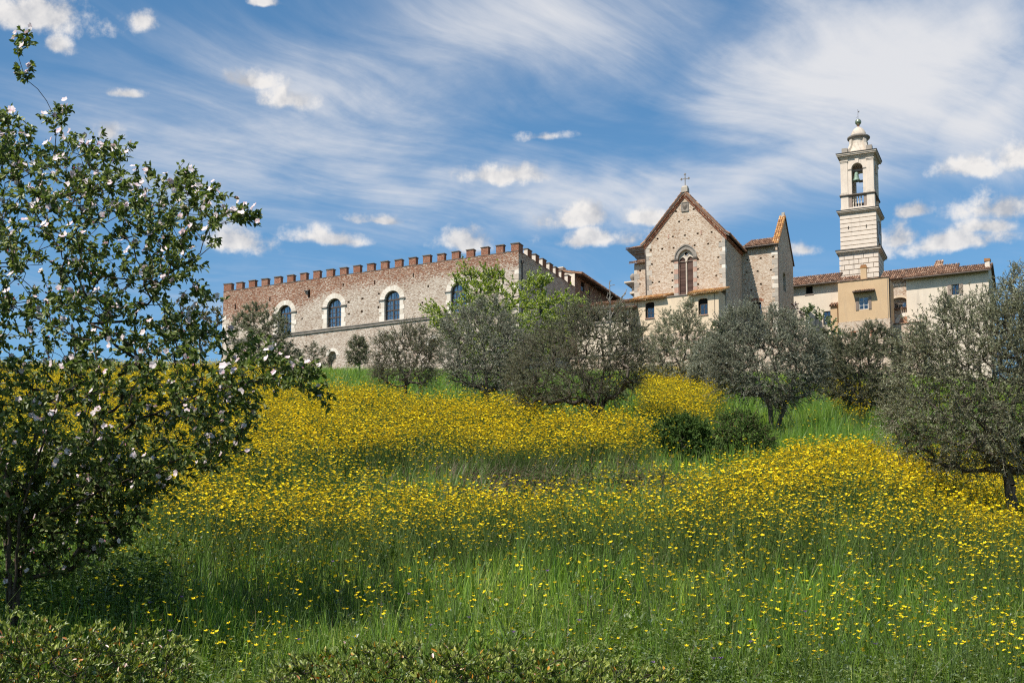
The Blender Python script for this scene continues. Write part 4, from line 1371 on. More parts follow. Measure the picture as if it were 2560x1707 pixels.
    for k in range(4):
        MB().lathe(prof, -2.45 + k * .27, i + .25, 8).build('baluster', M['trim_pale'], root, zb=zb)
        MB().lathe(prof, -i - .25, 1.55 + k * .27, 8).build('baluster', M['trim_pale'], root, zb=zb)
    # belfry: four walls with arched openings
    b0 = .34
    bf = MB()
    ow, zs_, z0_, z1_ = .58, 51.9, 49.16, 53.0
    for face in range(4):
        hole = arch_hole(-ow, ow, z0_ + .0, zs_, 12)
        hw = S / 2 - b0
        m2 = MB()
        outer = [(-hw, z0_), (-ow, z0_)] + list(reversed(arch_pts(-ow, ow, zs_, 12))) + [(ow, z0_), (hw, z0_), (hw, z1_), (-hw, z1_)]
        m2.wall(outer, [], -hw, 0)
        arch = [(-ow, z0_)] + list(reversed(arch_pts(-ow, ow, zs_, 12))) + [(ow, z0_)]
        for a, b in zip(arch, arch[1:]):
            m2.add([(a[0], -hw, a[1]), (b[0], -hw, b[1]), (b[0], -hw + .55, b[1]), (a[0], -hw + .55, a[1])], [(0, 1, 2, 3)])
        inner = [(x * 1.0, z) for x, z in outer]
        hw2 = hw - .55
        m2.wall([(max(-hw2, min(hw2, x)), z) for x, z in outer], [], -hw2, 0)
        ca, sa = math.cos(face * math.pi / 2), math.sin(face * math.pi / 2)
        bf.add([(cx + x * ca - y * sa, cy + x * sa + y * ca, z) for x, y, z in m2.V], m2.F)
    bf.add([(-S + b0, b0, z1_), (-b0, b0, z1_), (-b0, S - b0, z1_), (-S + b0, S - b0, z1_)], [(3, 2, 1, 0)])
    bf.build('belfry', M['tower_render'], root, zb=zb)

    def onfaces(fn, name, mat, faces=(0, 1, 2, 3)):
        for face in faces:
            m2 = MB()
            fn(m2)
            ca, sa = math.cos(face * math.pi / 2), math.sin(face * math.pi / 2)
            o = MB().add([(cx + x * ca - y * sa, cy + x * sa + y * ca, z) for x, y, z in m2.V], m2.F)
            o.build(name, mat, root, zb=zb)
    hw = S / 2 - b0
    for sx in (-1, 1):
        a, b = sorted((sx * hw * 1.02, sx * (hw - .66)))
        onfaces(lambda m, a=a, b=b: m.box(a, b, -hw - .06, -hw + .02, 49.42, 52.62), 'pilaster', M['tower_render'])
        onfaces(lambda m, a=a, b=b: (m.box(a - .05, b + .05, -hw - .12, -hw + .02, 49.16, 49.3), m.box(a - .025, b + .025, -hw - .09, -hw + .02, 49.302, 49.418)), 'pilaster_base', M['trim_pale'])
        onfaces(lambda m, a=a, b=b: (m.box(a - .02, b + .02, -hw - .09, -hw + .02, 52.622, 52.74), m.box(a - .06, b + .06, -hw - .13, -hw + .02, 52.742, 52.86)), 'capital', M['trim_pale'])
        a, b = sorted((sx * (ow - .02), sx * (ow + .36)))
        onfaces(lambda m, a=a, b=b: m.box(a, b, -hw - .05, -hw + .1, zs_ - .1, zs_ - .02), 'impost', M['grey_trim'])

    def archi(m):
        a0, a1 = arch_pts(-ow, ow, zs_, 14), arch_pts(-ow - .3, ow + .3, zs_, 14)
        for q in range(14):
            m.prism([a0[q], a1[q], a1[q + 1], a0[q + 1]], -hw - .035, -hw + .02)
    onfaces(archi, 'archivolt', M['tower_render'])
    onfaces(lambda m: m.prism([(-.14, 52.47), (.14, 52.47), (.2, 52.95), (-.2, 52.95)], -hw - .09, -hw + .02), 'keystone', M['tower_render'])
    cornice(52.97, ((-.02, .1), (.06, .1), (.12, .12), (.3, .12), (.36, .12), (.4, .06)), .3, 'cornice', .06)
    # attic blocks, scrolled drum, dome, ball
    for sx in (0, 1):
        for sy in (0, 1):
            x0 = -S + .42 if sx == 0 else -1.02
            y0 = .42 if sy == 0 else S - 1.02
            MB().rough(x0, x0 + .6, y0, y0 + .6, 53.68, 54.25, .015).build('corner_block', M['grey_block'], root, zb=zb)
    dr = MB().lathe([(1.28, 53.66), (1.25, 54.0), (1.12, 54.3), (.98, 54.6), (.9, 54.9), (.88, 55.3), (.92, 55.42)], cx, cy, 24)
    for k in range(4):
        a = math.pi / 4 + k * math.pi / 2
        ca, sa = math.cos(a), math.sin(a)
        pr = [(1.55, 53.66), (1.55, 54.2), (1.3, 54.35), (1.08, 54.9), (1.05, 55.4), (.6, 55.4), (.6, 53.66)]
        n = len(pr)
        vs = []
        for w_ in (-.18, .18):
            vs += [(cx + p * ca - w_ * sa, cy + p * sa + w_ * ca, z) for p, z in pr]
        dr.add(vs, [tuple(range(n)), tuple(range(2 * n - 1, n - 1, -1))] + [(i_, i_ + n, (i_ + 1) % n + n, (i_ + 1) % n) for i_ in range(n)])
    dr.build('drum', M['trim_pale'], root, zb=zb)
    MB().lathe([(.9, 55.4), (1.0, 55.45), (1.02, 55.55), (1.16, 55.62), (1.18, 55.74), (1.12, 55.8), (.84, 55.95)], cx, cy, 28).build('drum_cornice', M['grey_trim'], root, zb=zb)
    MB().lathe([(.80, 55.9), (.80, 56.0), (.76, 56.2), (.66, 56.42), (.52, 56.62), (.34, 56.78), (.2, 56.86), (.14, 56.9)], cx, cy, 28).build('dome', M['trim_pale'], root, smooth=True, zb=zb)
    MB().lathe([(.16, 56.86), (.09, 56.95), (.09, 57.05), (.18, 57.1), (.08, 57.16)], cx, cy, 12).build('neck', M['pink_stone'], root, zb=zb)
    bp = [(.33 * math.sin(math.pi * k / 12) + .001, 57.46 - .33 * math.cos(math.pi * k / 12)) for k in range(13)]
    MB().lathe(bp, cx, cy, 20).build('ball_finial', M['gilt'], root, smooth=True, zb=zb)
    v = MB().tube([(cx, cy, 57.78), (cx, cy, 58.85)], .018, 6).box(cx - .22, cx + .02, cy - .01, cy + .01, 58.0, 58.03)
    v.box(cx - .02, cx + .16, cy - .01, cy + .01, 58.62, 58.66).box(cx + .05, cx + .14, cy - .012, cy + .012, 58.5, 58.62)
    v.build('weather_vane', M['iron'], root, zb=zb)
    # clock on the shaded side
    ck = MB()
    N = 28
    cyk, czk, rk = cy, 45.2, 1.25
    ck.add([(-.10, cyk + rk * math.cos(2 * math.pi * k / N), czk + rk * math.sin(2 * math.pi * k / N)) for k in range(N)] +
           [(-.16, cyk + rk * math.cos(2 * math.pi * k / N), czk + rk * math.sin(2 * math.pi * k / N)) for k in range(N)],
           [tuple(range(N))] + [(k + N, (k + 1) % N + N, (k + 1) % N, k) for k in range(N)])
    co = ck.build('clock', M['clock_face'], root, zb=zb)
    MB().box(-.098, -.07, cyk - .03, cyk + .03, czk, czk + 1.0).box(-.098, -.075, cyk, cyk + .7, czk - .03, czk + .03).build('clock_hand', M['iron'], co, zb=zb)
    MB().tube([(-.1, cyk + rk * math.cos(2 * math.pi * k / N), czk + rk * math.sin(2 * math.pi * k / N)) for k in range(N + 1)], .06, 6).build('clock_rim', M['grey_trim'], co, zb=zb)
    # bells hang in the openings
    bell = [(.03, 1.0), (.16, .98), (.22, .9), (.25, .6), (.30, .3), (.42, .05), (.46, 0.0), (.40, .02)]
    for (bx_, by_, bz, sc, mt, lb) in ((-2.15, .95, 50.75, .95, 'bronze', 'large green bronze bell hanging in the front arch of the bell tower'),
                                       (-1.45, 2.3, 50.35, .62, 'bronze_dark', 'small dark bell hanging behind the large bell in the tower')):
        w2 = fr.world(bx_, by_)
        e = tag(empty('bell', (w2.x, w2.y, bz), -fr.a), lb, 'bell', 'bells of the tower')
        MB().lathe([(r_ * sc, z_ * sc) for r_, z_ in bell], 0, 0, 20).build('bell_body', M[mt], e, smooth=True)
        MB().box(-.62, .62, -.1, .1, 1.0 * sc + .06, 1.0 * sc + .28).box(-.06, .06, -.05, .05, .98 * sc, 1.0 * sc + .06).build('yoke', M['wood_grey'], e)
        MB().tube([(0, 0, .6 * sc), (0, 0, -.06)], [.02, .05], 6).build('clapper', M['iron'], e)
    MB().box(-2.9, -1.0, .88, 1.02, 51.72, 51.84).box(-2.9, -1.0, 2.22, 2.36, 51.1, 51.2).build('bell_beam', M['wood_dark'], root, zb=zb)


build_tower()


# ------------------------------------------------------------------ house between transept and tower
def build_mid_house():
    fr = Frame(2094.5, 720, 137, 23)
    zb = 26.0
    root = tag(fr.root('plaster_house', zb), 'cream plastered house with tiled roof between the church transept and bell tower', 'building')
    w = MB()
    w.wall(rect(-5.75, 2.3, zb, 38.7), [rect(-3.2, -2.5, 37.78, 38.56), rect(-1.5, -.68, 34.4, 35.8)], 0, .25, back=[1, 1])
    w.add([(-5.75, 0, zb), (-5.75, 6, zb), (-5.75, 6, 40.3), (-5.75, 3, 40.3), (-5.75, 0, 38.7)], [(4, 3, 2, 1, 0)])
    w.build('wall', [M['plaster_pale'], M['dark_inside']], root, zb=zb)
    roof_part(root, zb, (-6.1, -.5, 38.62), (0.05, -.5, 38.62), (0.05, 3.0, 40.42), (-6.1, 3.0, 40.42), M['roof_tile'])
    roof_part(root, zb, (0.06, -.5, 38.62), (2.35, -.5, 38.62), (2.35, .9, 39.34), (0.06, .9, 39.34), M['roof_tile'])
    MB().box(-3.3, -2.4, -.05, .06, 37.62, 37.775).build('window_sill', M['wood_grey'], root, zb=zb)
    MB().tube([(-6.1, -.55, 38.55), (2.3, -.55, 38.55)], .06, 8).build('gutter', M['copper_pipe'], root, zb=zb)
    sash_window(root, zb, -1.5, -.68, 34.4, 35.8, .12, M['iron'], 2, 3)
    rl = MB()
    for k in range(14):
        rl.tube([(-2.2 + k * .13, -.5, 34.0), (-2.2 + k * .13, -.5, 34.95)], .012, 5)
    rl.tube([(-2.25, -.5, 34.95), (-.4, -.5, 34.95)], .018, 5)
    rl.build('railing', M['iron'], root, zb=zb)
    ln = MB()
    ln.prism_x([(-.9, zb), (-.02, zb), (-.02, 36.45), (-.9, 36.05)], -.62, .05)
    ln.build('porch', M['plaster_ochre'], root, zb=zb)
    roof_part(root, zb, (-.72, -1.1, 36.05), (.04, -1.1, 36.05), (.04, -.02, 36.55), (-.72, -.02, 36.55), M['roof_tile'], 'porch_roof')


build_mid_house()


def build_box_house():
    fr = Frame(2222, 720, 133, 23)
    zb = 26.0
    root = tag(fr.root('ochre_house', zb), 'square ochre plastered house with shuttered window below the bell tower', 'building')
    w = MB()
    w.wall(rect(-4.88, 0, 34.0, 38.02), [rect(-2.88, -1.98, 35.06, 36.31)], 0, .22, back=[1])
    w.wall(rect(0, 3.4, 34.0, 38.02), [], 0, axis='x')
    w.add([(-4.88, 0, 34), (-4.88, 3.4, 34), (-4.88, 3.4, 38.02), (-4.88, 0, 38.02)], [(3, 2, 1, 0)])
    w.add([(-4.88, 0, 38.02), (0, 0, 38.02), (0, 3.4, 38.02), (-4.88, 3.4, 38.02)], [(0, 1, 2, 3)])
    w.build('wall', [M['plaster_ochre'], M['dark_inside']], root, zb=zb)
    b = MB()
    b.wall(rect(-4.93, .05, zb, 33.98), [rect(-3.64, -3.2, 32.4, 32.88), rect(-1.76, -1.26, 32.3, 32.78)], -.05, .3, back=[1, 1])
    b.wall(rect(-.05, 3.4, zb, 33.98), [], .05, axis='x')
    b.add([(-4.93, -.05, zb), (-4.93, 3.4, zb), (-4.93, 3.4, 33.98), (-4.93, -.05, 33.98)], [(3, 2, 1, 0)])
    b.add([(-4.93, -.05, 33.98), (.05, -.05, 33.98), (.05, 0.02, 33.99), (-4.93, .02, 33.99)], [(0, 1, 2, 3)])
    b.build('stone_base', [M['base_stone'], M['dark_inside']], root, zb=zb)
    for x0, x1, z0, z1 in ((-3.64, -3.2, 32.4, 32.88), (-1.76, -1.26, 32.3, 32.78)):
        MB().box(x0 - .1, x1 + .1, -.07, .05, z1 + .002, z1 + .1).build('brick', M['brick_red'], root, zb=zb)
        MB().box(x0 - .1, x0 - .002, -.07, .05, z0, z1).build('brick', M['brick_red'], root, zb=zb)
    # coping course
    c = MB()
    x = -4.95
    while x < 0:
        L = random.uniform(.25, .4)
        c.rough(x, min(x + L - .01, .06), -.08, .3, 38.03, 38.08, .01)
        x += L
    c.build('coping', M['roof_tile'], root, zb=zb)['kind'] = 'stuff'
    win = sash_window(root, zb, -2.88, -1.98, 35.06, 36.31, .1, M['white_wood'], 2, 3, bar=.05)
    for a, b_ in ((-3.19, -2.9), (-1.96, -1.69)):
        sh = MB().box(a, b_, -.06, -.015, 35.04, 36.3)
        z = 35.1
        while z < 36.2:
            sh.box(a + .04, b_ - .04, -.075, -.061, z, z + .05)
            z += .075
        sh.build('shutter', M['wood_grey'], root, zb=zb)
    hood = MB()
    hood.prism_x([(-.62, 36.70), (-.01, 36.78), (-.01, 36.88), (-.62, 36.80)], -3.42, -1.30)
    ho = hood.build('hood', M['wood_dark'], root, zb=zb)
    t = MB()
    for k in range(10):
        x = -3.36 + k * .212
        t.tube([(x + .07, -.66, 36.83), (x + .07, -.02, 36.92)], .08, 8)
    t.build('hood_tiles', M['roof_tile'], ho, zb=zb)['kind'] = 'stuff'
    ch = MB().rough(-2.74, -2.16, .5, 1.0, 38.02, 39.35, .01).build('chimney', M['plaster_ochre'], root, zb=zb)
    MB().box(-2.8, -2.1, .45, 1.05, 39.352, 39.40).prism([(-2.76, 39.402), (-2.14, 39.402), (-2.2, 39.68), (-2.7, 39.68)], .5, 1.0).build('chimney_cap', M['orange_tile'], ch, zb=zb)
    MB().tube([(-.12, -.03, 37.9), (-.12, -.03, 34.05)], .022, 6).build('cable', M['grey_trim'], root, zb=zb)
    MB().tube([(.06, .25, 37.95), (.06, .25, 30)], .05, 8).build('drainpipe', M['copper_pipe'], root, zb=zb)


build_box_house()


def build_corbel_house():
    fr = Frame(2222, 720, 137.4, 23)
    zb = 26.0
    root = tag(fr.root('corbelled_house', zb), 'stone house with arched corbel table and bricked-up arch behind the ochre house', 'building')
    w = MB()
    w.wall(rect(-.6, 2.2, zb, 38.95), [arch_hole(.21, 1.67, 36.0, 36.78, 8, .28)], 0, .35, back=[0])
    w.build('wall', [M['church_stone'], M['dark_inside']], root, zb=zb)
    roof_part(root, zb, (-.9, -.5, 38.88), (2.9, -.5, 38.88), (2.9, 3.2, 40.8), (-.9, 3.2, 40.8), M['roof_tile'])
    roof_part(root, zb, (2.91, .6, 39.45), (6.6, .6, 39.45), (6.6, 3.2, 40.8), (2.91, 3.2, 40.8), M['roof_tile'])
    cb = MB()
    cb.box(-.3, 1.95, -.16, -.002, 38.74, 38.9)
    for k in range(5):
        x = .1 + k * .38
        a0, a1 = arch_pts(x, x + .32, 38.5, 6), arch_pts(x - .03, x + .35, 38.5, 6, .24)
        for q in range(6):
            cb.prism([a0[q], a1[q], a1[q + 1], a0[q + 1]], -.15, -.002)
    cb.build('corbel_arch', M['trim_pale'], root, zb=zb)['kind'] = 'stuff'
    for k in range(6):
        x = .085 + k * .38
        MB().prism([(x - .03, 38.3), (x + .03, 38.3), (x + .06, 38.5), (x - .06, 38.5)], -.16, -.002).build('corbel', M['trim_pale'], root, zb=zb)
    MB().box(.0, 1.95, -.04, -.002, 38.24, 38.5).build('plaster_band', M['plaster_pale'], root, zb=zb)
    ring = MB()
    a0, a1 = arch_pts(.18, 1.7, 36.78, 8, .3), arch_pts(.1, 1.78, 36.78, 8, .5)
    for q in range(8):
        ring.prism([a0[q], a1[q], a1[q + 1], a0[q + 1]], -.03, .05)
    ring.build('window_arch', M['plaster_cream'], root, zb=zb)
    sash_window(root, zb, .42, 1.66, 36.02, 36.62, .2, M['wood_dark'], 3, 1)
    aw = MB()
    for k in range(8):
        aw.tube([(.2 + k * .2, -.3, 35.88), (.2 + k * .2, -.01, 36.0)], .085, 8)
    aw.build('sill_tiles', M['roof_tile'], root, zb=zb)['kind'] = 'stuff'
    for k in range(8):
        a_, b_ = math.pi * k / 8, math.pi * (k + .96) / 8
        q = [(1.52 + r_ * math.cos(a), 34.5 + r_ * math.sin(a)) for r_, a in ((.62, a_), (1.0, a_), (1.0, b_), (.62, b_))]
        MB().prism(q, -.04, .05).build('voussoir', M['white_block'], root, zb=zb)
    MB().box(.52, .9, -.04, .05, 33.9, 34.49).build('jamb_stone', M['white_block'], root, zb=zb)
    infill = stone_mat('brick_infill', [(0, (.28, .12, .07)), (.5, (.40, .19, .11)), (.85, (.48, .26, .16)), (1, (.58, .46, .36))], (.50, .42, .34), 4.2, 12, 6.0, .6, None, .6)
    inf = MB()
    inf.prism([(.92, 33.9), (2.12, 33.9), (2.12, 34.5)] + arch_pts(.92, 2.12, 34.5, 8)[1:], -.02, .04)
    inf.build('arch_infill', infill, root, zb=zb)
    MB().box(1.42, 1.6, -.024, .0, 34.02, 34.28).build('vent_hole', M['dark_inside'], root, zb=zb)
    lg = MB().box(-.3, 3.4, -2.2, -.01, zb, 33.85)
    lg.build('stone_ledge', M['base_stone'], root, zb=zb)
    t = MB()
    for k in range(15):
        t.rough(-.3 + k * .25, -.07 + k * .25, -2.3, -.02, 33.86, 33.93, .012)
    t.build('ledge_tiles', M['roof_tile'], root, zb=zb)['kind'] = 'stuff'
    # little coped gable riding on the roof
    g = MB()
    g.prism_x([(2.0, 39.6), (5.2, 39.6), (3.9, 41.3)], 4.6, 4.9)
    g.build('gable_wall', M['side_stone'], root, zb=zb)
    roof_part(root, zb, (3.95, 1.9, 40.0), (5.0, 1.9, 40.0), (5.0, 3.7, 41.45), (4.25, 3.7, 41.45), M['roof_tile'], 'gable_coping')


build_corbel_house()


def build_right_wing():
    fr = Frame(2471, 720, 133, 23)
    zb = 26.0
    root = tag(fr.root('long_plaster_wing', zb), 'long cream plastered wing with orange tiled roof and small chimney at its end', 'building')
    w = MB()
    w.wall(rect(-7.72, 0.05, zb, 38.7), [rect(-3.41, -2.72, 36.6, 37.65)], 0, .25, back=[1])
    w.wall([(0, zb), (7, zb), (7, 38.7), (3.4, 40.2), (0, 38.7)], [], .05, axis='x')
    w.add([(-7.72, 0, zb), (-7.72, 2.6, zb), (-7.72, 2.6, 39.9), (-7.72, 0, 38.7)], [(3, 2, 1, 0)])
    w.build('wall', [M['plaster_pale'], M['dark_inside']], root, zb=zb)
    roof_part(root, zb, (-7.95, -.6, 38.62), (.3, -.6, 38.62), (.3, 3.4, 40.3), (-7.95, 3.4, 40.3), M['roof_tile'])
    roof_part(root, zb, (-7.95, 7.5, 38.62), (.3, 7.5, 38.62), (.3, 3.4, 40.3), (-7.95, 3.4, 40.3), M['roof_tile'])
    MB().tube([(-7.95, -.64, 38.55), (.3, -.64, 38.55)], .06, 8).build('gutter', M['copper_pipe'], root, zb=zb)
    ch = MB().rough(-.3, .15, .8, 1.3, 39.2, 39.85, .02).build('chimney', M['merlon_plaster'], root, zb=zb)
    MB().rough(-.36, .21, .74, 1.36, 39.853, 40.12, .03).build('chimney_cap', M['orange_tile'], ch, zb=zb)
    sash_window(root, zb, -3.41, -2.72, 36.6, 37.65, .12, M['wood_dark'], 2, 2)
    MB().box(-3.8, -3.44, -.06, -.015, 36.58, 37.64).box(-2.70, -2.36, -.06, -.015, 36.58, 37.64).build('shutters', M['wood_grey'], root, zb=zb)


build_right_wing()


def build_garden_wall():
    fr, zb = CH, 22.0
    root = tag(fr.root('garden_wall', zb), 'stone retaining wall below the plastered annex behind the olive trees', 'wall')
    MB().box(-15, 9, -5.2, -4.6, zb, 28.3).build('wall', M['base_stone'], root, zb=zb)
    t = MB()
    for k in range(40):
        t.rough(-15 + k * .6, -14.42 + k * .6, -5.3, -4.5, 28.302, 28.4, .015)
    t.build('coping', M['grey_block'], root, zb=zb)['kind'] = 'stuff'


build_garden_wall()
# ------------------------------------------------------------------ plants
K = 1.0884          # plant outlines were measured at 2352 px width


def project(x, y, z):
    f = y * math.cos(PITCH) + z * math.sin(PITCH)
    u = -y * math.sin(PITCH) + z * math.cos(PITCH)
    return 1280 + FPX * x / f, CYP - FPX * u / f


def unit(a):
    return a / np.maximum(np.linalg.norm(a, axis=-1, keepdims=True), 1e-9)


def crown_points(poly, D, n, thick, tabs, g):
    """points spread through a rounded crown whose outline was measured in the photograph"""
    poly = [(x * K, y * K) for x, y in poly]
    ys = [p[1] for p in poly]
    xs = [p[0] for p in poly]
    out = []
    tries = 0
    while len(out) < n and tries < n * 30:
        tries += 1
        py, px = g.uniform(min(ys), max(ys)), g.uniform(min(xs), max(xs))
        cr = []
        for i in range(len(poly)):
            (x1, y1), (x2, y2) = poly[i], poly[i - 1]
            if (y1 > py) != (y2 > py):
                cr.append(x1 + (py - y1) / (y2 - y1) * (x2 - x1))
        cr.sort()
        for a, b in zip(cr[::2], cr[1::2]):
            if a <= px <= b:
                hw = (b - a) / 2
                f = 1 - ((px - (a + b) / 2) / hw) ** 2
                dm = tabs if tabs else thick * hw / FPX * D * math.sqrt(max(f, 0.02))
                dd = D + g.uniform(-1, 1) * dm
                p = P(px, py, dd)
                out.append((p.x, p.y, p.z))
                break
    return np.array(out)


def grow(base, limbs, att, step, g, shoots=0, shoot_len=0.3, sag=0.0, wander=0.12):
    """branch skeleton: every point of the crown is joined to the nearest branch already there"""
    pos, par = [np.array(base)], [-1]
    for limb in limbs:
        last = 0
        prev = pos[0]
        for q in limb:
            q = np.array(q)
            m = max(1, int(np.linalg.norm(q - prev) / step))
            for k in range(1, m + 1):
                j = g.normal(0, step * 0.06, 3)
                pos.append(prev + (q - prev) * k / m + j)
                par.append(last)
                last = len(pos) - 1
            prev = q
    order = np.argsort(np.linalg.norm(att - pos[0], axis=1))
    ends = []
    for i in order:
        p = att[i]
        A = np.array(pos)
        d = np.linalg.norm(A - p, axis=1)
        up = np.maximum(A[:, 2] - p[2], 0)
        j = int(np.argmin(d + 0.6 * up))
        L = d[j]
        m = max(1, int(L / step))
        last = j
        s = A[j]
        perp = g.normal(0, wander, 3) * L
        for k in range(1, m + 1):
            t = k / m
            q = s + (p - s) * t + perp * math.sin(math.pi * t) + np.array([0, 0, -sag * L * math.sin(math.pi * t)])
            pos.append(q)
            par.append(last)
            last = len(pos) - 1
        ends.append(last)
    core = len(pos)
    base_c = np.mean(att, axis=0)
    for e in ends:
        for _ in range(shoots):
            o = pos[e] - base_c
            d = unit(unit(o) * 0.5 + np.array([0, 0, 0.55]) + g.normal(0, 0.45, 3))
            L = shoot_len * g.uniform(0.5, 1.3)
            last = e
            for k in range(1, 4):
                q = pos[last] + d * L / 3 + np.array([0, 0, -0.04 * L * k]) + g.normal(0, 0.02 * L, 3)
                pos.append(q)
                par.append(last)
                last = len(pos) - 1
    pos, par = np.array(pos), np.array(par)
    cnt = np.zeros(len(pos))
    has = np.zeros(len(pos), bool)
    has[par[par >= 0]] = True
    cnt[~has] = 1
    for i in range(len(pos) - 1, 0, -1):
        cnt[par[i]] += cnt[i]
    return pos, par, cnt, core


def branch_mesh(name, pos, par, rad, mat, base, thick_n=7):
    Vs, Fs, off = [], [], 0
    idx = np.where(par >= 0)[0]
    for n, sel in ((thick_n, idx[rad[idx] > 0.03]), (4, idx[(rad[idx] <= 0.03) & (rad[idx] > 0.008)]), (3, idx[rad[idx] <= 0.008])):
        if not len(sel):
            continue
        a, b = pos[par[sel]], pos[sel]
        d = unit(b - a)
        ref = np.where(np.abs(d[:, 2:3]) < 0.9, np.array([[0, 0, 1.0]]), np.array([[1.0, 0, 0]]))
        s = unit(np.cross(d, ref))
        t = np.cross(d, s)
        ang = 2 * np.pi * np.arange(n) / n
        ring = s[:, None, :] * np.cos(ang)[None, :, None] + t[:, None, :] * np.sin(ang)[None, :, None]
        ra = np.minimum(rad[par[sel]], rad[sel] * 1.5)[:, None, None]
        A = a[:, None, :] + ring * ra
        B = b[:, None, :] + ring * rad[sel][:, None, None]
        V = np.concatenate([A, B], 1).reshape(-1, 3)
        m = len(sel)
        k = np.arange(n)
        f = np.stack([k, (k + 1) % n, (k + 1) % n + n, k + n], 1)
        F = (np.arange(m)[:, None, None] * 2 * n + f[None]).reshape(-1, 4) + off
        Vs.append(V)
        Fs.append(F)
        off += len(V)
    V, F = np.concatenate(Vs), np.concatenate(Fs)
    return raw_mesh(name, V - np.array(base), F, mat, rng.random(len(F)), smooth=True)


def leaf_arrays(p, d, nrm, L, W, shape='slim', fold=0.25, curl=0.1):
    """one small folded blade per leaf"""
    s = unit(np.cross(d, nrm))
    u = np.cross(s, d)
    L, W = L[:, None], W[:, None]
    if shape == 'slim':
        V = np.stack([p, p + d * L * .5 + s * W * .5 + u * W * fold * .4, p + d * L - u * L * curl, p + d * L * .5 - s * W * .5 + u * W * fold * .4], 1)
        q = np.array([[0, 1, 2, 3]])
    else:
        V = np.stack([p, p + d * L * .28 + s * W * .42 + u * W * fold, p + d * L * .66 + s * W * .42 + u * W * fold - u * L * curl * .3, p + d * L - u * L * curl,
                      p + d * L * .66 - s * W * .42 + u * W * fold - u * L * curl * .3, p + d * L * .28 - s * W * .42 + u * W * fold], 1)
        q = np.array([[0, 3, 2, 1], [0, 5, 4, 3]])
    m, k = V.shape[:2]
    F = (np.arange(m)[:, None, None] * k + q[None]).reshape(-1, 4)
    return V.reshape(-1, 3), F, len(q)


def plant(name, label, cat, D, base_px, poly, mat, bark, n_att=260, n_leaf=14000, L=.05, W=.012, shape='slim', r_base=.09, r_tip=.003, step=.16, thick=.8, tabs=None,
          shoots=2, shoot_len=.28, limbs=(), group=None, seed=1, up=0.35, thin=6, spread=0.9, trunk_top=None, extra=None, sink=0.1, sag=0.0, wander=0.12, fold=.25, curl=.1):
    g = np.random.default_rng(seed)
    bx = (base_px * K - 1280) / FPX * D
    bz = float(zg(bx, D)) - sink
    base = np.array([bx, D, bz])
    att = crown_points(poly, D, n_att, thick, tabs, g)
    if extra:
        for ep, en in extra:
            att = np.concatenate([att, crown_points(ep, D, en, thick, 0.12, g)])
    c = att.mean(0)
    if limbs:
        lb = [[tuple(P(x * K, y * K, D + dy)) for x, y, dy in limb] for limb in limbs]
    else:
        low = np.percentile(att[:, 2], 22)
        top = np.array([c[0] * .6 + bx * .4, D, max(low, bz + .35)])
        lb = [[tuple(top)]]
        for k in range(3):
            a = k * 2.1 + g.uniform(0, 1)
            sp = np.ptp(att[:, 0]) * .22
            lb.append([tuple(base + (top - base) * .7), tuple(top + np.array([math.cos(a) * sp, math.sin(a) * sp, (c[2] - top[2]) * .7]))])
    pos, par, cnt, core = grow(base, lb, att, step, g, shoots, shoot_len, sag, wander)
    rad = r_tip * .7 + (r_base - r_tip) * (cnt / cnt[0]) ** 0.62
    rad[0] = r_base * 1.25
    root = tag(empty(name, tuple(base)), label, cat, group)
    link(bpy.data.objects.new('trunk', branch_mesh('trunk', pos, par, rad, bark, base)), root)
    thinm = np.where((cnt <= thin) & (par >= 0))[0]
    w = np.where(thinm >= core, 1.6, 1.0)
    pick = g.choice(thinm, n_leaf, p=w / w.sum())
    a, b = pos[par[pick]], pos[pick]
    t = g.random((n_leaf, 1))
    p = a + (b - a) * t
    seg = unit(b - a)
    d = unit(seg * .55 + unit(g.normal(0, 1, (n_leaf, 3))) * spread + np.array([0, 0, up]))
    nr = unit(np.array(SUN_DIR) * .75 + g.normal(0, .6, (n_leaf, 3)))      # leaves turn towards the light
    Ls = L * g.uniform(.6, 1.25, n_leaf)
    Ws = W * g.uniform(.75, 1.2, n_leaf)
    V, F, k = leaf_arrays(p, d, nr, Ls, Ws, shape, fold, curl)
    rv = np.repeat(np.clip(g.normal(.45, .26, n_leaf), 0, 1), k)
    o = link(bpy.data.objects.new('crown', raw_mesh('crown', V - base, F, mat, rv)), root)
    return root, base, pos, par, cnt, core, g


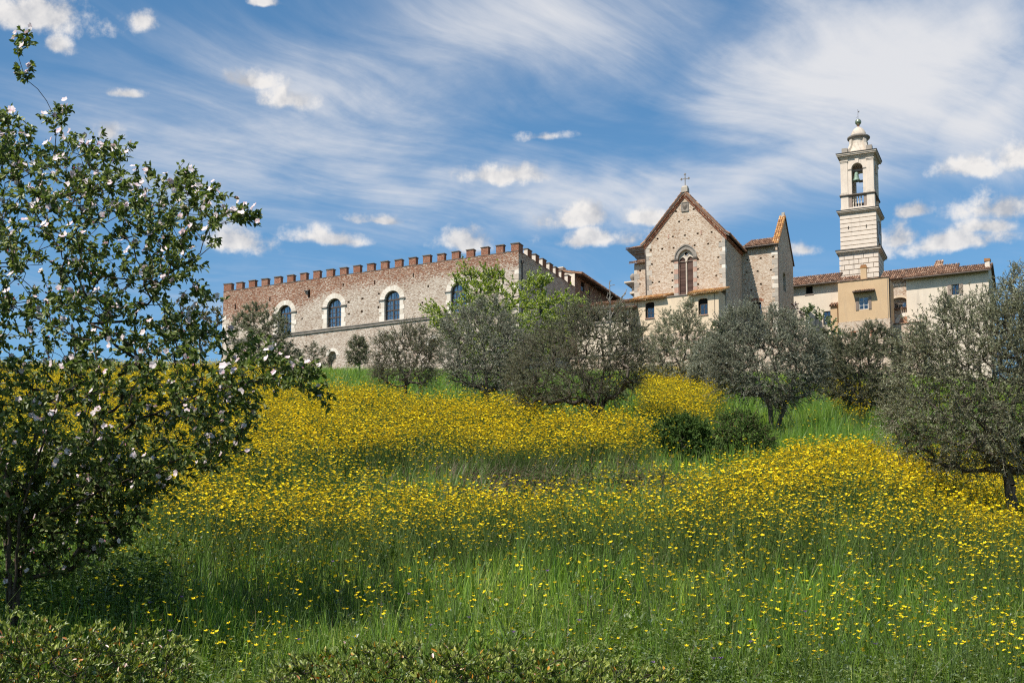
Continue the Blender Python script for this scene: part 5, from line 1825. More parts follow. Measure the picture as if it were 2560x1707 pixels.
# ---- olive trees
OL = 'olive trees on the hillside'
OLIVES = [
    # label, D, base, poly, leaves, attractors, material, extras
    ('small round grey olive tree in front of the castle\'s far window', 70, 600, [(540, 800), (528, 760), (545, 720), (575, 700), (610, 702), (640, 715), (660, 745), (668, 790), (690, 815), (660, 838), (600, 845), (550, 835)], 16000, 260, 'leaf_olive', dict(L=.085, W=.02, r_base=.12)),
    ('low sparse olive scrub at the foot of the castle wall', 72, 712, [(655, 830), (690, 800), (720, 790), (750, 800), (765, 825), (760, 842), (660, 842)], 1800, 90, 'leaf_olive', dict(L=.085, W=.02, r_base=.05, shoots=1)),
    ('little dark bushy olive tree standing alone against the castle wall', 75, 822, [(803, 838), (800, 800), (815, 775), (832, 778), (843, 800), (845, 838)], 4200, 90, 'leaf_olive', dict(L=.085, W=.02, r_base=.06)),
    ('thin twiggy young olive tree with a leaning bare trunk in the meadow', 33, 925, [(870, 870), (855, 840), (870, 810), (862, 785), (885, 770), (905, 778), (920, 755), (940, 748), (962, 745), (975, 760), (1000, 770), (1005, 800), (990, 830), (1000, 860), (975, 885), (930, 878), (900, 885)], 7000, 230, 'leaf_olive', dict(L=.044, W=.0105, r_base=.06, shoots=2, shoot_len=.34, limbs=(((932, 870, 0), (950, 830, .2)), ((935, 868, 0), (905, 820, -.2)), ((934, 868, 0), (970, 800, 0))))),
    ('silvery olive tree under the fresh green tree by the castle corner', 35, 1118, [(1020, 860), (1005, 800), (1012, 762), (1035, 735), (1060, 712), (1085, 715), (1110, 690), (1140, 695), (1160, 725), (1190, 755), (1205, 780), (1215, 800), (1220, 840), (1200, 880), (1150, 898), (1090, 892), (1050, 880)], 19000, 380, 'leaf_olive_silver', dict(L=.046, W=.0105, r_base=.09, shoot_len=.38, limbs=(((1115, 850, 0), (1110, 770, .2), (1090, 720, .3)), ((1118, 860, 0), (1160, 790, -.2)), ((1114, 855, 0), (1060, 800, -.3))))),
    ('broad grey-green olive tree with low spreading limbs in the middle of the slope', 29, 1372, [(1180, 900), (1165, 865), (1180, 835), (1205, 800), (1240, 765), (1275, 735), (1310, 708), (1345, 705), (1380, 715), (1420, 705), (1450, 725), (1475, 760), (1485, 800), (1475, 850), (1460, 890), (1420, 915), (1370, 930), (1320, 915), (1280, 925), (1230, 930), (1195, 925)], 25000, 480, 'leaf_olive', dict(L=.041, W=.0098, r_base=.11, shoot_len=.38, limbs=(((1362, 915, 0), (1330, 885, -.2), (1290, 865, -.3), (1240, 830, -.3)), ((1375, 910, 0), (1390, 850, .2), (1380, 780, .3)), ((1385, 912, 0), (1430, 850, 0)), ((1365, 912, 0), (1330, 830, .4), (1310, 760, .5))))),
    ('slender open olive tree with two thin tops before the plastered annex', 48, 1568, [(1490, 850), (1480, 810), (1500, 775), (1515, 740), (1530, 712), (1545, 730), (1560, 712), (1575, 698), (1590, 705), (1600, 735), (1620, 765), (1640, 790), (1650, 840), (1640, 872), (1570, 872), (1510, 868)], 12000, 300, 'leaf_olive', dict(L=.07, W=.016, r_base=.08, shoot_len=.4, limbs=(((1565, 850, 0), (1540, 790, 0), (1530, 730, 0)), ((1566, 850, 0), (1580, 780, 0), (1578, 715, 0))))),
    ('pale olive bush between the slender olive and the twin-trunked olive', 44, 1645, [(1590, 885), (1585, 840), (1600, 800), (1640, 780), (1680, 800), (1700, 850), (1690, 890)], 9000, 200, 'leaf_olive_silver', dict(L=.065, W=.015, r_base=.08)),
    ('twin-trunked silvery olive tree above the two green bushes', 31, 1782, [(1650, 880), (1630, 830), (1640, 780), (1655, 740), (1680, 712), (1700, 720), (1720, 705), (1750, 715), (1790, 720), (1830, 735), (1860, 760), (1880, 790), (1890, 840), (1885, 885), (1850, 915), (1810, 925), (1790, 945), (1765, 925), (1710, 915), (1670, 905)], 34000, 520, 'leaf_olive_silver', dict(L=.042, W=.0105, r_base=.10, shoot_len=.36, limbs=(((1768, 930, 0), (1748, 890, 0), (1738, 840, 0), (1720, 780, .2)), ((1800, 940, 0), (1815, 900, .2), (1828, 860, .2), (1830, 800, .3)), ((1803, 935, 0), (1780, 850, -.3), (1770, 780, -.3))))),
    ('dense dark olive tree standing below the ochre house', 34, 1985, [(1890, 900), (1885, 840), (1900, 790), (1930, 765), (1960, 770), (1985, 755), (2010, 750), (2040, 760), (2060, 790), (2075, 850), (2080, 915), (2030, 930), (1980, 935), (1930, 918)], 26000, 380, 'leaf_olive', dict(L=.046, W=.0112, r_base=.09)),
    ('far olive tree half hidden behind the twin-trunked olive', 60, 1890, [(1845, 810), (1865, 772), (1900, 762), (1925, 790), (1935, 850), (1920, 890), (1855, 880)], 9000, 170, 'leaf_olive', dict(L=.075, W=.017, r_base=.09)),
    ('large near olive tree with a leaning dark trunk and open hanging twigs', 18.8, 2342, [(2062, 1010), (2045, 960), (2060, 900), (2050, 850), (2070, 800), (2098, 770), (2120, 745), (2150, 722), (2180, 705), (2210, 700), (2240, 702), (2270, 700), (2300, 690), (2340, 680), (2400, 670), (2460, 700), (2480, 800), (2470, 950), (2430, 1050), (2380, 1085), (2300, 1070), (2250, 1085), (2200, 1082), (2150, 1070), (2100, 1060)], 36000, 700, 'leaf_olive', dict(L=.043, W=.0098, r_base=.11, r_tip=.0025, step=.11, shoots=4, shoot_len=.36, sag=.08, limbs=(((2318, 1100, 0), (2300, 1030, 0), (2290, 940, 0), (2280, 830, .2)), ((2300, 1035, 0), (2220, 930, -.5), (2160, 850, -.6)), ((2296, 1000, 0), (2350, 880, .3), (2400, 780, .3)), ((2303, 1045, 0), (2200, 1020, -.3), (2130, 1000, -.3)), ((2290, 935, 0), (2200, 760, .5))))),
    ('taller olive tree behind the large near olive', 26, 2390, [(2255, 760), (2240, 710), (2270, 668), (2300, 650), (2340, 612), (2380, 600), (2450, 630), (2480, 750), (2470, 850), (2300, 870)], 8000, 220, 'leaf_olive', dict(L=.044, W=.0105, r_base=.10)),
]
for i, (lb, D, bx_, poly, nl, na, mt, ex) in enumerate(OLIVES):
    kw = dict(n_att=int(na * 1.5), n_leaf=int(nl * 2.7), seed=20 + i, thin=9, group=OL, shoots=4)
    kw.update(ex)
    kw['shoots'] = max(4, kw['shoots'])
    kw['L'] *= 1.05
    kw['W'] *= 1.15
    plant('olive_tree', lb, 'tree', D, bx_, poly, M[mt], M['bark_olive'], **kw)

# ---- other trees and shrubs
plant('leafy_fruit_tree', 'fresh yellow-green leafed fruit tree rising in front of the castle corner', 'tree', 60, 1180,
      [(985, 720), (1000, 700), (1040, 715), (1060, 690), (1050, 650), (1068, 612), (1085, 620), (1100, 650), (1120, 620), (1150, 635), (1180, 660), (1200, 650), (1230, 640), (1245, 622), (1255, 650), (1245, 680), (1270, 690), (1300, 675), (1335, 690), (1325, 730), (1290, 780), (1230, 830), (1150, 850), (1060, 830), (1030, 790), (1010, 750)],
      M['leaf_fresh'], M['bark_pale'], n_att=330, n_leaf=26000, L=.10, W=.064, shape='broad', r_base=.13, r_tip=.008, step=.25, shoots=4, shoot_len=.7, thin=5, seed=51, wander=.16,
      limbs=(((1180, 800, 0), (1120, 730, .3), (1070, 650, .3)), ((1185, 800, 0), (1230, 720, -.2), (1245, 650, -.2)), ((1180, 790, 0), (1160, 690, 0)), ((1150, 770, 0), (1060, 740, -.4), (1000, 710, -.4)), ((1215, 740, 0), (1290, 700, .2))))
plant('yellow_leaf_tree', 'small yellow-green tree beside the far castle corner', 'tree', 78, 452,
      [(415, 800), (398, 750), (408, 720), (440, 700), (470, 690), (490, 700), (502, 722), (507, 752), (495, 775), (482, 805)], M['leaf_rust'], M['bark_pale'],
      n_att=110, n_leaf=3600, L=.12, W=.075, shape='broad', r_base=.1, r_tip=.01, step=.25, shoots=2, shoot_len=.4, seed=52)
plant('bare_tree', 'leafless pale tree with a tall twig top before the loggia building', 'tree', 96, 1402,
      [(1335, 735), (1360, 705), (1392, 690), (1397, 645), (1404, 640), (1408, 690), (1440, 668), (1425, 715), (1405, 760), (1350, 755)], M['leaf_rust'], M['bark_pale'],
      n_att=60, n_leaf=40, L=.08, W=.04, shape='broad', r_base=.13, r_tip=.018, step=.3, shoots=1, shoot_len=.5, seed=53, limbs=(((1402, 720, 0), (1400, 645, 0)), ((1402, 730, 0), (1430, 680, 0)), ((1402, 735, 0), (1360, 710, .3))))
plant('pale_shrub', 'pale green leafy shrub in front of the plaster house', 'shrub', 108, 1885, [(1850, 745), (1838, 716), (1858, 703), (1890, 722), (1922, 738), (1932, 765), (1918, 800), (1880, 800)],
      M['leaf_pale'], M['bark_pale'], n_att=70, n_leaf=2600, L=.15, W=.095, shape='broad', r_base=.06, r_tip=.012, step=.3, shoots=2, shoot_len=.5, seed=54)
plant('green_shrub', 'bright green bush beside the corner of the annex', 'shrub', 104, 1655, [(1630, 775), (1638, 745), (1660, 733), (1680, 758), (1668, 790)],
      M['leaf_bush'], M['bark_pale'], n_att=50, n_leaf=2600, L=.14, W=.085, shape='broad', r_base=.05, r_tip=.012, step=.3, shoots=2, shoot_len=.35, seed=55)
plant('red_shrub', 'dark red leaved shrub by the transept corner', 'shrub', 110, 1822, [(1788, 730), (1800, 708), (1830, 700), (1852, 714), (1846, 745), (1800, 750)],
      M['leaf_red'], M['bark_olive'], n_att=40, n_leaf=1200, L=.12, W=.07, shape='broad', r_base=.05, r_tip=.012, step=.3, shoots=2, shoot_len=.4, seed=56)
plant('green_bush', 'dark leafy green bush on the bank below the broad olive tree', 'bush', 25, 1565, [(1502, 1015), (1505, 985), (1540, 966), (1580, 958), (1615, 980), (1630, 1030), (1618, 1068), (1560, 1072), (1520, 1050)],
      M['leaf_bush'], M['bark_olive'], n_att=330, n_leaf=30000, L=.038, W=.022, shape='slim', r_base=.03, step=.1, shoots=2, shoot_len=.16, seed=57, thin=9)
plant('thorn_bush', 'mixed green and brown thorny bush on the bank under the twin-trunked olive', 'bush', 26, 1708, [(1640, 1005), (1650, 970), (1690, 948), (1730, 958), (1762, 990), (1774, 1030), (1766, 1068), (1700, 1072), (1660, 1050)],
      M['leaf_bush'], M['bramble_stem'], n_att=300, n_leaf=17000, L=.036, W=.02, shape='slim', r_base=.03, r_tip=.004, step=.1, shoots=3, shoot_len=.2, seed=58, thin=9)
BR = 'bramble patches on the terrace bank'
for k, (lb, bx_, poly, nl) in enumerate((
        ('sprawling brown bramble with green leaves across the middle of the terrace bank', 1330, [(1190, 1150), (1200, 1110), (1240, 1090), (1300, 1085), (1360, 1078), (1420, 1085), (1450, 1110), (1440, 1150)], 3600),
        ('low brown bramble trailing off below the dark green bush', 1500, [(1430, 1140), (1440, 1105), (1480, 1090), (1530, 1098), (1560, 1110), (1560, 1140)], 1700),
        ('thin dry bramble stems at the start of the terrace bank', 1120, [(1030, 1140), (1050, 1110), (1100, 1085), (1150, 1080), (1200, 1095), (1210, 1140)], 500))):
    plant('bramble', lb, 'bramble', 20.6, bx_, poly, M['leaf_bush'], M['bramble_stem'], n_att=150 if nl > 1000 else 80, n_leaf=nl, L=.032, W=.02, shape='slim', r_base=.012, r_tip=.0035, step=.12, tabs=.35,
          shoots=3, shoot_len=.22, seed=61 + k, group=BR, wander=.3, limbs=tuple((((bx_ + dx) , 1120, 0.1 * q),) for q, dx in enumerate((-70, -20, 30, 70))))

# ---- blossoming quince at the edge of the meadow
qroot, qb, qpos, qpar, qcnt, qcore, qg = plant(
    'quince_tree', 'big quince tree with pinkish white blossom at the left edge of the meadow', 'tree', 11.6, 30,
    [(-230, 1100), (-280, 700), (-200, 330), (-60, 235), (10, 235), (35, 265), (60, 300), (100, 290), (130, 255), (160, 245), (165, 280), (150, 320), (200, 330), (250, 335), (295, 320), (300, 350), (270, 390), (300, 410),
     (345, 405), (365, 420), (400, 400), (440, 410), (480, 425), (515, 450), (525, 485), (560, 490), (585, 500), (580, 515), (530, 515), (500, 535), (480, 580), (450, 610), (430, 640), (470, 670), (490, 690), (460, 730), (430, 750),
     (520, 770), (600, 790), (650, 810), (700, 835), (730, 900), (690, 900), (640, 890), (560, 900), (580, 950), (560, 1000), (530, 1080), (470, 1100), (430, 1060), (400, 1100), (330, 1130), (250, 1150), (150, 1200), (50, 1250), (-100, 1200)],
    M['leaf_quince'], M['bark_quince'], n_att=1600, n_leaf=42000, L=.051, W=.030, shape='broad', r_base=.055, r_tip=.0026, step=.10, thick=.95, shoots=2, shoot_len=.15, thin=5, up=-.15, spread=.95, seed=71, fold=.16, curl=.22, wander=.1,
    extra=(([(-5, 215), (10, 190), (45, 100), (66, 84), (78, 92), (60, 112), (28, 170)], 4), ([(30, 188), (60, 178), (74, 182), (60, 192)], 3), ([(640, 800), (700, 835), (735, 905), (660, 895)], 14), ([(520, 490), (588, 500), (560, 520)], 8),
           ([(-50, 1040), (200, 1000), (380, 1090), (300, 1230), (150, 1320), (-50, 1340)], 260)),
    limbs=(((55, 1150, 0), (90, 950, .3), (130, 760, .4), (170, 560, .4)), ((20, 1150, -.3), (-40, 850, -.2), (0, 560, 0), (15, 420, 0)), ((60, 1200, .2), (190, 1040, .2), (330, 960, 0), (480, 900, -.2), (640, 860, -.3)),
           ((95, 940, .3), (230, 740, .1), (330, 600, 0), (440, 520, 0)), ((45, 1180, -.4), (140, 900, -.8), (260, 850, -.9), (400, 780, -.8)), ((10, 1180, .4), (-100, 950, .6)), ((60, 1210, 0), (250, 1120, -.5), (420, 1050, -.6), (520, 1000, -.6))))


def blossom_mesh(k, g):
    Vs, Fs, R_ = [], [], []
    open_ = g.uniform(.25, .8)
    for q in range(5):
        a = q * 2 * math.pi / 5 + g.uniform(-.12, .12)
        d = np.array([[math.cos(a), math.sin(a), open_ * .7 + .1]])
        V, F, n = leaf_arrays(np.zeros((1, 3)), unit(d), np.array([[0, 0, 1.0]]), np.array([.028]), np.array([.029]), 'broad', -.12, .12)
        Fs.append(F + len(np.concatenate(Vs)) if Vs else F)
        Vs.append(V)
        R_ += [g.random()] * n
    return raw_mesh('blossom', np.concatenate(Vs), np.concatenate(Fs), M['petal_pink'], R_)


_bm = [blossom_mesh(k, qg) for k in range(6)]
_thin = np.where((qcnt <= 1) & (qpar >= 0) & (np.arange(len(qpos)) >= qcore))[0]
_vis = [i for i in _thin if -20 < project(*qpos[i])[0] < 2560 and qpos[i][1] < qb[1] + .5]
# blossom sits in loose clusters, thicker in the upper crown
_pick = qg.choice(_vis, 300, replace=False, p=(lambda w: w / w.sum())(np.array([0.25 + max(0, (qpos[i][2] - qb[2] - 1.2)) for i in _vis])))
for i in _pick:
    o = bpy.data.objects.new('blossom', _bm[int(qg.integers(0, 6))])
    o.location = tuple(qpos[i] - qb + qg.normal(0, .012, 3) + np.array(SUN_DIR) * .035)
    ax = Vector(unit(np.array([-.35, -.75, .45]) + qg.normal(0, .5, 3)))       # blossom opens to the light side
    o.rotation_euler = ax.to_track_quat('Z', 'Y').to_euler()
    s = qg.uniform(.95, 1.35)
    o.scale = (s, s, s)
    link(o, qroot)
_more = qg.choice(_vis, 420)
_Vs, _Fs, _Rs, _off = [], [], [], 0
for i in _more:                          # the many smaller or half hidden flowers
    ax = unit(np.array([-.35, -.75, .45]) + qg.normal(0, .5, 3))
    e1 = unit(np.cross(ax, [0, 0, 1.0]))
    e2 = np.cross(ax, e1)
    for q in range(5):
        a = q * 1.2566 + qg.uniform(-.2, .2)
        c0 = qpos[i] + np.array(SUN_DIR) * .03
        d0 = unit((e1 * math.cos(a) + e2 * math.sin(a) + ax * qg.uniform(.1, .7))[None])
        _v, _f, _k = leaf_arrays(c0[None], d0, ax[None], np.array([.027]), np.array([.027]), 'broad', -.12, .12)
        _Vs.append(_v)
        _Fs.append(_f + _off)
        _Rs += [qg.random()] * _k
        _off += len(_v)
_ob = link(bpy.data.objects.new('blossoms', raw_mesh('blossoms', np.concatenate(_Vs) - qb, np.concatenate(_Fs), M['petal_pink'], _Rs)), qroot)
_ob['kind'] = 'stuff'
_bi = qg.choice(_thin, 420)
_bp = qpos[_bi] + qg.normal(0, .012, (420, 3))
_bd = unit(np.array([0, 0, .8]) + qg.normal(0, .5, (420, 3)))
_V1, _F1, _ = leaf_arrays(_bp, _bd, unit(qg.normal(0, 1, (420, 3))), np.full(420, .024), np.full(420, .016), 'slim', .0, .0)
_V2, _F2, _ = leaf_arrays(_bp, _bd, unit(np.cross(_bd, qg.normal(0, 1, (420, 3)))), np.full(420, .024), np.full(420, .016), 'slim', .0, .0)
_ob = link(bpy.data.objects.new('buds', raw_mesh('buds', np.concatenate([_V1, _V2]) - qb, np.concatenate([_F1, _F2 + len(_V1)]), M['bud_pink'], qg.random(840))), qroot)
_ob['kind'] = 'stuff'

plant('shade_tree', 'leafy tree beyond the left edge that shades the lower corner', 'tree', 9.2, -690,
      [(-1200, 700), (-1150, 300), (-900, 60), (-650, 30), (-400, 100), (-200, 330), (-160, 650), (-230, 950), (-420, 1150), (-800, 1180), (-1080, 1020)], M['leaf_quince'], M['bark_quince'],
      n_att=420, n_leaf=17000, L=.07, W=.045, shape='broad', r_base=.1, step=.16, thick=.9, shoots=2, shoot_len=.2, seed=91)

# ---- clipped hedges at the foot of the slope
HG = 'clipped hedges at the foot of the slope'
for k, (lb, bx_, D, poly, na, nl) in enumerate((
        ('low clipped hedge with orange tinged leaves under the quince tree', 170, 8.0, [(-150, 1760), (-150, 1425), (60, 1418), (150, 1436), (250, 1450), (350, 1458), (425, 1480), (445, 1525), (420, 1600), (400, 1760)], 800, 15000),
        ('long low hedge of pale green leaves along the bottom of the meadow', 1100, 7.6, [(600, 1780), (620, 1545), (700, 1512), (800, 1497), (900, 1486), (1000, 1484), (1150, 1494), (1300, 1508), (1450, 1524), (1560, 1556), (1610, 1780)], 1500, 26000))):
    _r, _b, _p, _pa, _c, _co, _g = plant('hedge', lb, 'hedge', D, bx_, poly, M['leaf_hedge'], M['bark_quince'], n_att=na, n_leaf=nl, L=.034, W=.0145, shape='broad', r_base=.02, r_tip=.0022, step=.06, tabs=.32, shoots=2, shoot_len=.07, thin=9,
                                   up=.75, spread=.7, seed=81 + k, group=HG, wander=.2, limbs=tuple((((x_, 1640, 0),)) for x_ in ((-60, 60, 180, 300) if k == 0 else (700, 850, 1000, 1150, 1300, 1450))))
    _i = _g.choice(np.where(_c <= 3)[0], 260 if k == 0 else 240)
    if k == 1:
        _i = np.array([q for q in _i if project(*_p[q])[0] < 1350] or _i)
    _n = len(_i)
    _V, _F, _k = leaf_arrays(_p[_i] + _g.normal(0, .02, (_n, 3)) + np.array([0, -.03, .0]), unit(_g.normal(0, 1, (_n, 3)) + np.array([0, -.2, .3])), unit(np.array([0, -.4, 1.0]) + _g.normal(0, .5, (_n, 3))), _g.uniform(.025, .042, _n), _g.uniform(.012, .018, _n), 'broad', .2, .2)
    _o = link(bpy.data.objects.new('orange_leaves', raw_mesh('orange_leaves', _V - _b, _F, M['leaf_orange'], np.repeat(_g.random(_n), _k))), _r)
    _o['kind'] = 'stuff'
# ------------------------------------------------------------------ meadow: grass, herbs, buttercups
gm = np.random.default_rng(5)


def blade_mesh(name, n, h, w, mat, spread=.06, lean=.35, g=gm, seg=3):
    Vs, Fs, Rn, off = [], [], [], 0
    for k in range(n):
        a = g.uniform(0, 6.28)
        H = h * g.uniform(.55, 1.1)
        b = np.array([g.normal(0, spread), g.normal(0, spread), -.03])
        d = np.array([math.cos(a), math.sin(a), 0])
        s = np.array([-math.sin(a + .6), math.cos(a + .6), 0]) * w * g.uniform(.7, 1.2) / 2
        L = lean * g.uniform(.2, 1.3)
        r = g.random()
        pts = []
        for q in range(seg + 1):
            t = q / seg
            pts.append((b + np.array([0, 0, H * (t - .12 * L * t * t)]) + d * (H * L * t ** 2.2), 1 - t ** 1.6))
        for q, (p, ww) in enumerate(pts):
            if q < seg:
                Vs += [p - s * ww, p + s * ww]
            else:
                Vs.append(p)
        for q in range(seg - 1):
            Fs.append((off + 2 * q, off + 2 * q + 1, off + 2 * q + 3, off + 2 * q + 2))
        Fs.append((off + 2 * seg - 2, off + 2 * seg - 1, off + 2 * seg))
        Rn += [r] * seg
        off += 2 * seg + 1
    return raw_mesh(name, np.array(Vs), Fs, mat, Rn)


def herb_mesh(name, n, h, L, W, mat, g=gm):
    p = np.stack([g.normal(0, .06, n), g.normal(0, .06, n), g.uniform(.0, h, n)], 1)
    a = g.uniform(0, 6.28, n)
    d = unit(np.stack([np.cos(a), np.sin(a), g.uniform(-.1, .9, n)], 1))
    V, F, k = leaf_arrays(p, d, unit(np.array([0, 0, 1.]) + g.normal(0, .3, (n, 3))), L * g.uniform(.6, 1.2, n), W * g.uniform(.7, 1.2, n), 'broad', .15, .2)
    return raw_mesh(name, V, F, mat, np.repeat(g.random(n), k))


def buttercup_mesh(name, heads, h, g=gm, pr=.0175, spread=.085):
    """stems with flat five-petalled cups"""
    m = MB()
    for k in range(heads):
        bx, by = g.normal(0, .02), g.normal(0, .02)
        tx, ty, tz = g.normal(0, spread), g.normal(0, spread), h * g.uniform(.78, 1.12)
        m.tube([(bx, by, -.03), (bx + (tx - bx) * .3, by + (ty - by) * .3, tz * .6), (tx, ty, tz)], [.0022, .0018, .0015], 3, 0, cap=False)
        tilt = (g.normal(0, .22), g.normal(0, .22))
        cup = g.uniform(.3, .95)
        for q in range(5):
            a = q * 2 * math.pi / 5 + g.uniform(-.1, .1)
            vs = []
            for rr, aa, zz in ((.001, a, 0), (pr * .8, a - .55, cup * pr * .7), (pr * 1.12, a, cup * pr), (pr * .8, a + .55, cup * pr * .7)):
                x, y = rr * math.cos(aa), rr * math.sin(aa)
                vs.append((tx + x, ty + y, tz + zz + x * tilt[0] + y * tilt[1]))
            m.add(vs, [(0, 1, 2, 3)], 1, g.random())
    for k in range(3):                       # a few cut leaves low on the stem
        a = g.uniform(0, 6.28)
        z = h * g.uniform(.15, .55)
        c, s = math.cos(a), math.sin(a)
        m.add([(0, 0, z), (c * .03 - s * .008, s * .03 + c * .008, z + .02), (c * .065, s * .065, z + .02), (c * .03 + s * .008, s * .03 - c * .008, z + .02)], [(0, 1, 2, 3)], 0)
    V = np.array(m.V)
    return raw_mesh(name, V, m.F, [M['stalk'], M['petal_yellow']], m.Rn, m.M)


def scatter(name, pts, sources, scale, label, cat, tilt=.12, g=gm):
    """one object that plants copies of the source plants on given points of the ground"""
    n = len(pts)
    me = bpy.data.meshes.new(name)
    me.vertices.add(n)
    me.vertices.foreach_set('co', np.asarray(pts, np.float32).ravel())
    rot = np.stack([g.normal(0, tilt, n), g.normal(0, tilt, n), g.uniform(0, 6.28, n)], 1).astype(np.float32)
    a = me.attributes.new('turn', 'FLOAT_VECTOR', 'POINT')
    a.data.foreach_set('vector', rot.ravel())
    a = me.attributes.new('size', 'FLOAT', 'POINT')
    a.data.foreach_set('value', np.asarray(scale, np.float32))
    a = me.attributes.new('pick', 'INT', 'POINT')
    a.data.foreach_set('value', g.integers(0, len(sources), n).astype(np.int32))
    o = link(bpy.data.objects.new(name, me))
    c = bpy.data.collections.new(name + '_kinds')
    for k, s in enumerate(sources):
        c.objects.link(bpy.data.objects.new('%s_kind_%02d' % (name, k), s))
    t = bpy.data.node_groups.new(name + '_planting', 'GeometryNodeTree')
    t.interface.new_socket('Geometry', in_out='INPUT', socket_type='NodeSocketGeometry')
    t.interface.new_socket('Geometry', in_out='OUTPUT', socket_type='NodeSocketGeometry')
    gi, go = t.nodes.new('NodeGroupInput'), t.nodes.new('NodeGroupOutput')
    ip = t.nodes.new('GeometryNodeInstanceOnPoints')
    ci = t.nodes.new('GeometryNodeCollectionInfo')
    ci.inputs['Collection'].default_value = c
    ci.inputs['Separate Children'].default_value = True
    ci.inputs['Reset Children'].default_value = True
    ip.inputs['Pick Instance'].default_value = True

    def named(nm, typ):
        q = t.nodes.new('GeometryNodeInputNamedAttribute')
        q.data_type = typ
        q.inputs['Name'].default_value = nm
        return q.outputs[0]
    t.links.new(gi.outputs[0], ip.inputs['Points'])
    t.links.new(ci.outputs[0], ip.inputs['Instance'])
    t.links.new(named('pick', 'INT'), ip.inputs['Instance Index'])
    t.links.new(named('turn', 'FLOAT_VECTOR'), ip.inputs['Rotation'])
    t.links.new(named('size', 'FLOAT'), ip.inputs['Scale'])
    t.links.new(ip.outputs[0], go.inputs[0])
    md = o.modifiers.new('planting', 'NODES')
    md.node_group = t
    tag(o, label, cat, None, 'stuff')
    return o


def strew(n, d0, d1, dens, x0=-260, x1=2820, g=gm):
    """ground points between two distances; dens(D) relative plants per square metre"""
    D = np.linspace(d0, d1, 400)
    w = D * dens(D)
    cdf = np.cumsum(w)
    cdf /= cdf[-1]
    d = np.interp(g.random(n), cdf, D)
    px = g.uniform(x0, x1, n)
    x = (px - 1280) / FPX * d
    z = zg(x, d)
    return np.stack([x, d, z], 1)


def proj_arr(p, lift):
    f = p[:, 1] * math.cos(PITCH) + (p[:, 2] + lift) * math.sin(PITCH)
    u = -p[:, 1] * math.sin(PITCH) + (p[:, 2] + lift) * math.cos(PITCH)
    return (1280 + FPX * p[:, 0] / f) / K, (CYP - FPX * u / f) / K


# buttercup density surveyed over the slope (0..9)
_FM = [
    (820, [(0, .3), (480, .3), (520, 0), (2352, 0)]),
    (860, [(0, 2.5), (640, 3), (700, .1), (780, .05), (800, .4), (840, .05), (1200, .1), (1450, .3), (1490, 3), (1600, 2), (1660, 0), (2352, 0)]),
    (885, [(0, 6), (640, 5), (720, 1.5), (780, .6), (900, .2), (1000, .5), (1180, .5), (1300, .2), (1460, 2), (1490, 6), (1620, 5), (1680, 0), (1900, 1), (1930, 5), (1960, 1), (2352, 0)]),
    (905, [(0, 6), (680, 6), (780, 5), (900, 4), (960, .4), (1150, .3), (1250, .2), (1460, .8), (1490, 5), (1620, 5), (1700, .2), (1900, 1), (1950, 5), (2010, 3), (2060, 0), (2352, .5)]),
    (922, [(0, 5), (500, 6.5), (900, 6.5), (1000, 5), (1150, 4), (1250, 1.2), (1380, .5), (1450, .8), (1500, 6), (1620, 6), (1680, .5), (1900, .5), (1960, 4), (2010, 2), (2352, .5)]),
    (942, [(0, 6), (500, 7), (1200, 7), (1300, 2.5), (1380, 1), (1450, 1.6), (1500, 6), (1620, 6), (1680, .5), (1900, .5), (1960, 3), (2010, 1), (2352, .5)]),
    (980, [(0, 5), (500, 9), (1420, 9), (1480, 7), (1530, 2), (1600, .7), (1800, .4), (2352, .4)]),
    (1015, [(0, 5), (500, 9), (1380, 9), (1480, 5), (1540, 1), (1780, 1), (1820, .6), (2000, .5), (2352, .6)]),
    (1045, [(0, 4), (400, 6), (780, 4), (900, 1.2), (1400, 1.2), (1500, .7), (1650, .4), (1790, 2), (1830, 8), (2030, 8), (2080, 4), (2352, 5)]),
    (1085, [(0, 3), (400, 6), (760, 5), (860, .8), (1050, .25), (1450, .2), (1600, .6), (1700, 4), (1780, 9), (2100, 9), (2160, 6), (2352, 6)]),
    (1118, [(0, 2), (420, 6), (800, 5.5), (900, 3), (980, 1), (1060, .15), (1430, .15), (1500, .8), (1560, 3), (1640, 8), (2150, 9), (2352, 6)]),
    (1145, [(0, 1.5), (450, 5), (600, 6.5), (900, 7), (1000, 5), (1100, 3), (1430, 2.5), (1520, 6), (1620, 9), (2150, 8), (2352, 5.5)]),
    (1165, [(0, 1), (450, 4), (600, 7), (980, 8), (1200, 7), (1500, 8), (2100, 9), (2200, 5), (2352, 5)]),
    (1200, [(0, .6), (450, 2), (620, 6), (850, 6), (1080, 5), (1200, 7), (1700, 8), (2250, 8), (2352, 7)]),
    (1230, [(0, .3), (500, 1), (650, 3), (830, 1.8), (950, .8), (1200, 1.0), (1500, 1.5), (1800, 1.8), (2100, 3), (2352, 4.5)]),
    (1285, [(0, .2), (500, 1), (650, 2), (760, 1.6), (900, .5), (1400, .7), (1600, 1.7), (1800, 1.4), (2100, 1.2), (2352, 2)]),
    (1340, [(0, .2), (600, .5), (800, .5), (1100, .7), (1400, 1.1), (1900, 1), (2200, 1.1), (2352, .7)]),
    (1395, [(0, .3), (600, .7), (1000, .7), (1400, .9), (1900, 1.6), (2050, 2.6), (2300, 2), (2352, 1.2)]),
    (1450, [(0, .3), (640, .8), (1400, .9), (1700, 1.4), (2000, 2.2), (2250, 2), (2352, 1.2)]),
    (1510, [(0, .3), (640, .6), (1200, .7), (1500, 1), (2100, 1.6), (2352, 1.6)]),
    (1700, [(0, .3), (640, .4), (2352, .8)]),
]
_fx = np.arange(-300, 2700, 20.0)
_fy = np.array([r[0] for r in _FM], float)
